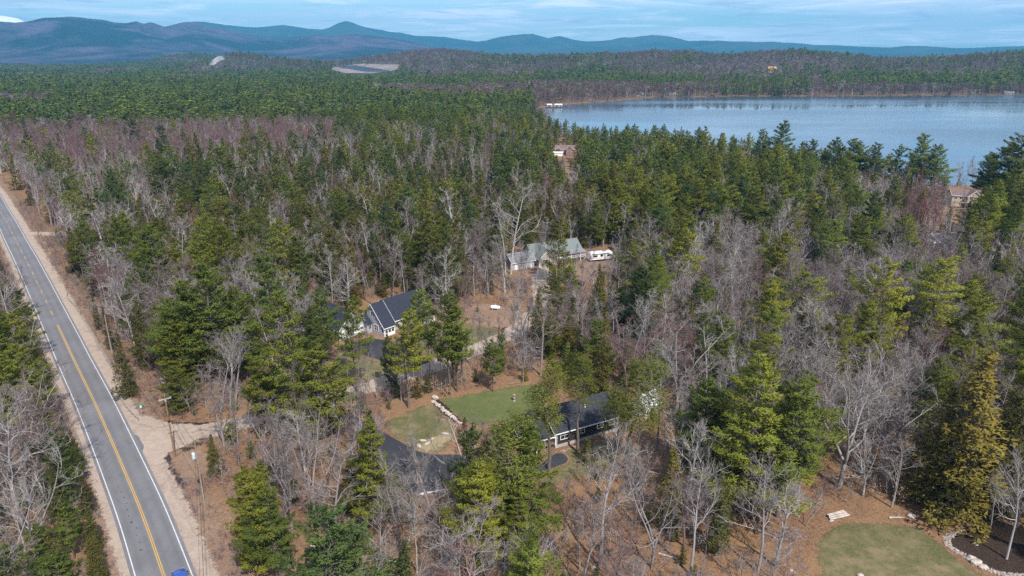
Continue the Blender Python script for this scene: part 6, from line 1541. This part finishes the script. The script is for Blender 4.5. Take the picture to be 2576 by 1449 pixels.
BL = ["tan leaved beech sapling by the dirt road bend, leftmost of its row", "low beech sapling with dry tan leaves above the upper lawn", "beech sapling holding pale dry leaves beside a dark trunk by the lawn", "taller beech sapling with dry leaves at the lawn's upper edge", "small dry leaved beech in the brown leaves above the green lawn", "rightmost dry leaved beech above the green lawn", "dry leaved beech sapling behind the log pile", "thin beech with tan leaves right of the log pile"]
for k, (bx, by) in enumerate([(1095,985),(1125,1000),(1150,975),(1180,965),(1225,950),(1290,930),(2195,1255),(2262,1270)]):
    x, y = at(bx, by); mt, mc, mj, H = PR['brush'][k % 3]; s = rh.uniform(.7, 1.1)
    r = thing("beech_sapling", BL[k], "sapling", (x, y, 0), rh.uniform(0, 6), "beech saplings with dry leaves")
    for nm, me in (("trunk", mt), ("branches", mc)): o = link(nm, me, r); o.scale = (s,) * 3; o["tone"] = .55
    q = np.random.default_rng(k); n = 150; c = q.normal(0, .55, (n, 3)) * (1, 1, 1.3) + (0, 0, 2.2); a1 = nrm(q.normal(0, 1, (n, 3))); a2 = nrm(np.cross(a1, q.normal(0, 1, (n, 3)))); V = np.empty((n, 4, 3)); V[:, 0] = c - a1 * .14; V[:, 1] = c + a2 * .08; V[:, 2] = c + a1 * .14; V[:, 3] = c - a2 * .08
    o = link("dry_foliage", np_mesh("dry_foliage", V.reshape(-1, 3), np.arange(n * 4).reshape(-1, 4), [M['dry_leaf']]), r)
# ---- the remaining woods, one object per kind
def scatter(name, kinds, pts, label, zs=1.0):
    """points that carry copies of the tree shapes"""
    src = []
    for kd in kinds: src += [(p[2], p[3]) for p in PR[kd]]
    n = len(pts); q = np.random.default_rng(len(name) * 7 + n)
    me = bpy.data.meshes.new(name); me.vertices.add(n); me.vertices.foreach_set("co", np.ascontiguousarray(pts[:, :3], dtype=np.float32).ravel())
    idx = q.integers(0, len(src), n); Hs = np.array([s[1] for s in src])[idx]
    s = pts[:, 4] / Hs; sc_ = np.stack([s * pts[:, 5], s * pts[:, 5], s * zs], 1).astype(np.float32)
    rot = np.stack([q.normal(0, .02, n), q.normal(0, .02, n), q.uniform(0, 6.283, n)], 1).astype(np.float32)
    for nm, ty, val in (("sc", 'FLOAT_VECTOR', sc_), ("rot", 'FLOAT_VECTOR', rot)):
        a = me.attributes.new(nm, ty, 'POINT'); a.data.foreach_set("vector", val.ravel())
    a = me.attributes.new("tone", 'FLOAT', 'POINT'); a.data.foreach_set("value", pts[:, 6].astype(np.float32))
    a = me.attributes.new("idx", 'INT', 'POINT'); a.data.foreach_set("value", idx.astype(np.int32))
    ng = bpy.data.node_groups.new(name, 'GeometryNodeTree')
    ng.interface.new_socket("Geometry", in_out='INPUT', socket_type='NodeSocketGeometry'); ng.interface.new_socket("Geometry", in_out='OUTPUT', socket_type='NodeSocketGeometry')
    N = ng.nodes.new; L = ng.links.new
    gi, go = N("NodeGroupInput"), N("NodeGroupOutput"); iop = N("GeometryNodeInstanceOnPoints"); iop.inputs["Pick Instance"].default_value = True
    jn = N("GeometryNodeJoinGeometry")
    for k in range(len(src) - 1, -1, -1):
        po = bpy.data.objects.new(name + "_shape", src[k][0]); oi = N("GeometryNodeObjectInfo"); oi.inputs["Object"].default_value = po
        g2 = N("GeometryNodeGeometryToInstance"); L(oi.outputs["Geometry"], g2.inputs[0]); L(g2.outputs[0], jn.inputs[0])
    def na(nm, ty):
        a = N("GeometryNodeInputNamedAttribute"); a.data_type = ty; a.inputs[0].default_value = nm; return a.outputs[0]
    L(gi.outputs[0], iop.inputs["Points"]); L(jn.outputs[0], iop.inputs["Instance"])
    L(na("idx", 'INT'), iop.inputs["Instance Index"]); L(na("rot", 'FLOAT_VECTOR'), iop.inputs["Rotation"]); L(na("sc", 'FLOAT_VECTOR'), iop.inputs["Scale"])
    L(iop.outputs[0], go.inputs[0])
    o = link(name, me); md = o.modifiers.new("scatter", 'NODES'); md.node_group = ng
    return tag(o, label, "woods", kind='stuff')
rd_ = np.hypot(rest[:, 0], rest[:, 1]); kk = rest[:, 3]
lod = rd_ < 230
def put(name, kinds, pts, label):
    if len(pts): scatter(name, kinds, pts, label)
put("pine_woods", ['pine'], rest[lod & (kk == 0)], "white pines of the near woods past those singled out")
put("pine_stand", ['pine_mid'], np.concatenate([rest[~lod & (kk == 0)]]), "white pines of the middle distance, one dense stand")
put("hemlock_woods", ['hemlock'], rest[lod & (kk == 1)], "hemlocks of the near woods past those singled out")
put("hemlock_stand", ['hemlock_mid'], np.concatenate([rest[~lod & (kk == 1)], FARW[FARW[:, 3] == 1]]), "dark hemlocks of the middle distance")
put("hardwood_woods", ['bare'], rest[lod & (kk >= 2)], "bare hardwoods of the near woods past those singled out")
put("hardwood_stand", ['bare_mid'], rest[~lod & (kk >= 2)], "grey and purple bare hardwoods of the middle distance")
FF = np.concatenate([FARW, VF])
put("far_pine_forest", ['pine_far'], np.concatenate([FARW[FARW[:, 3] == 0], VF[VF[:, 3] <= 1]]), "pine forest running out to the hills")
put("far_hardwood_forest", ['bare_far'], FF[FF[:, 3] >= 2], "purple brown bare forest on the far hills and shore")
q = np.random.default_rng(21); S_ = []
for i in range(len(SH)):
    a_, b_ = SH[i], SH[(i + 1) % len(SH)]; L_ = np.linalg.norm(b_ - a_)
    if max(a_[1], b_[1]) > 880 and min(a_[0], b_[0]) < 1000:
        for t_ in np.arange(0, L_, 1.6): S_.append(a_ + (b_ - a_) * t_ / L_)
S_ = np.array(S_) + q.normal(0, 11, (len(S_), 2)); sd0 = lake_sd(S_[:, 0], S_[:, 1]); S_ = S_[(sd0 > -1) & (sd0 < 26)]; n = len(S_)
put("shore_thicket", ['bare_far'], np.stack([S_[:, 0], S_[:, 1], ground_z(S_[:, 0], S_[:, 1]), S_[:, 0] * 0, q.uniform(4, 10, n), q.uniform(1.2, 2.0, n), np.clip(q.normal(.3, .15, n), .1, .8)], 1), "low bare thicket along the far lake shore")
# undergrowth
X, Y = zone_grid(60, 330, 2.15, 46); k = free(X, Y, .6); b, b2 = blocks(X, Y, X * 0 + 2.4, X * 0 + 1.0); k &= ~b & (~b2 | (rg.uniform(0, 1, len(X)) < .5)) & (rg.uniform(0, 1, len(X)) < .45 + .9 * fbm(X / 14, Y / 14, 41)); X, Y = X[k], Y[k]; n = len(X)
hb = 1.3 + 5.2 * rg.uniform(0, 1, n) ** 1.8; tb = np.clip(rg.normal(.45, .17, n), .05, .9)
put("brush", ['brush'], np.stack([X, Y, X * 0 - .05, X * 0, hb, rg.uniform(.8, 1.4, n), tb], 1), "leafless saplings and brush under the trees")
X, Y = zone_grid(60, 330, 5.0, 46); k = free(X, Y, 1.0); b, b2 = blocks(X, Y, X * 0 + 3, X * 0 + 1.2); k &= ~b & (~b2 | (rg.uniform(0, 1, len(X)) < .15)) & (rg.uniform(0, 1, len(X)) < .12 + .75 * fbm(X / 20, Y / 20, 47)); X, Y = X[k], Y[k]; n = len(X); sel = rg.uniform(0, 1, n) < .5
P6 = np.stack([X, Y, X * 0 - .05, X * 0, rg.uniform(1.2, 5.5, n), rg.uniform(.8, 1.3, n), np.clip(rg.normal(.5, .25, n), 0, 1)], 1)
put("pine_saplings", ['psapling'], P6[sel], "young green pines growing under the trees")
put("hemlock_saplings", ['hsapling'], P6[~sel], "young hemlocks growing under the trees")
n = 8000; q = np.random.default_rng(12); ii = q.integers(8, len(RC) - 4, n); sd_ = np.where(q.uniform(0, 1, n) < .7, q.uniform(6.6, 15, n), -q.uniform(5.4, 10, n)); XY = RC[ii] + RN[ii] * sd_[:, None] + q.normal(0, .5, (n, 2)); X, Y = XY[:, 0], XY[:, 1]; k = np.hypot(X, Y) < 420
for P in NOGO: k &= poly_sd(X, Y, P) > .5
dd = np.full(n, 99.0)
for c in DC[::2]: dd = np.minimum(dd, np.hypot(X - c[0], Y - c[1]))
k &= (dd > 4) & (q.uniform(0, 1, n) < .15 + 1.1 * fbm(X / 9, Y / 9, 43)); X, Y = X[k], Y[k]; n = len(X)
put("roadside_brush", ['brush'], np.stack([X, Y, X * 0 - .04, X * 0, q.uniform(.4, 2.0, n), q.uniform(1.2, 2.2, n), np.clip(q.normal(.3, .2, n), .02, .8)], 1), "low leafless brush on the road banks")
# fallen trunks
for px_, py_, L, a, lb in [(2128,1205,3.2,.1,"pale fallen branch lying behind the tall spreading bare tree"),(2160,1200,2.6,-.1,"second pale fallen branch to the right, at the dark edge of the clearing"),(2255,1304,2.4,.0,"grey stick lying between the log pile and the firewood rack"),(1565,1385,4.5,.4,"dark fallen trunk on the leaf litter between two bare oaks"),(1690,1405,4.0,-.5,"grey fallen trunk left of the dark conical hemlock"),(1420,1400,5.0,.2,"long fallen trunk at the clearing's left end"),(1010,1420,4.5,-.3,"pale fallen trunk below the second driveway clump"),(870,1400,4.2,.7,"grey fallen trunk right of the tall pale boulder"),(1300,965,3.6,.3,"dark fallen trunk in the orange leaves above the green lawn")]:
    x, y = at(px_, py_); o = thing("fallen_trunk", lb, "log", (x, y, .14), a)
    mb = MB().tube([(-L / 2, 0, 0), (0, .02 * L, .03), (L / 2, 0, .02)], [.15, .12, .05], 7); mb.tube([(L * .1, 0, .05), (L * .3, .5, .45)], [.05, .02], 4); mb.build("bark", M['log' if 'pale' in lb or 'grey' in lb else 'wood'], o)
# fallen leaves
NOGO += [OUT['mulch_bed']]
q = np.random.default_rng(6); n = 36000
dx = q.uniform(1250, 2650, n); dy = q.uniform(1130, 1500, n); XY = np.array([at(a, b) for a, b in zip(dx, dy)]); k = np.ones(n, bool)
for P in NOGO: k &= poly_sd(XY[:, 0], XY[:, 1], P) > .2 * q.uniform(-3, 3, n)
XY = XY[k]; n = len(XY); c = np.concatenate([XY, q.uniform(.01, .06, (n, 1))], 1); a1 = nrm(q.normal(0, 1, (n, 3)) * (1, 1, .35)); a2 = nrm(np.cross(a1, q.normal(0, .3, (n, 3)) + (0, 0, 1))); sz = q.uniform(.05, .13, (n, 1))
V = np.empty((n, 4, 3)); V[:, 0] = c - a1 * sz; V[:, 1] = c + a2 * sz * .6; V[:, 2] = c + a1 * sz; V[:, 3] = c - a2 * sz * .6
ml = MT("fallen_leaf", 0.9, 0.1); ml.col(ml.ramp(ml.noise(ml.pos(), 9.0, 2, .6, .3, .7), [(0, (.14, .08, .045)), (.5, (.27, .16, .085)), (1, (.42, .29, .17))]))
tag(link("fallen_leaves", np_mesh("fallen_leaves", V.reshape(-1, 3), np.arange(n * 4).reshape(-1, 4), [ml.m])), "brown fallen leaves on the clearing floor", "leaves", kind='stuff')
print("unique tris", nt, "trees", len(NEAR), len(MID), len(FARW), len(VF), "single", taken.sum() + len(HERO))

# ------------------------------------------------------------------ haze
HZ = bpy.data.materials.new("haze"); HZ.use_nodes = True; t = HZ.node_tree; t.nodes.clear()
pv = t.nodes.new("ShaderNodeVolumePrincipled"); ou = t.nodes.new("ShaderNodeOutputMaterial"); t.links.new(pv.outputs[0], ou.inputs["Volume"])
pv.inputs["Color"].default_value = (0.12, 0.46, 0.74, 1); pv.inputs["Density"].default_value = 8.0e-5; pv.inputs["Anisotropy"].default_value = 0.0
hb_ = MB().box(-19000, -15500, -7.5, 19000, 19000, 900)
tag(hb_.build("haze", HZ), "thin blue air between the camera and the mountains", "haze", kind='stuff')
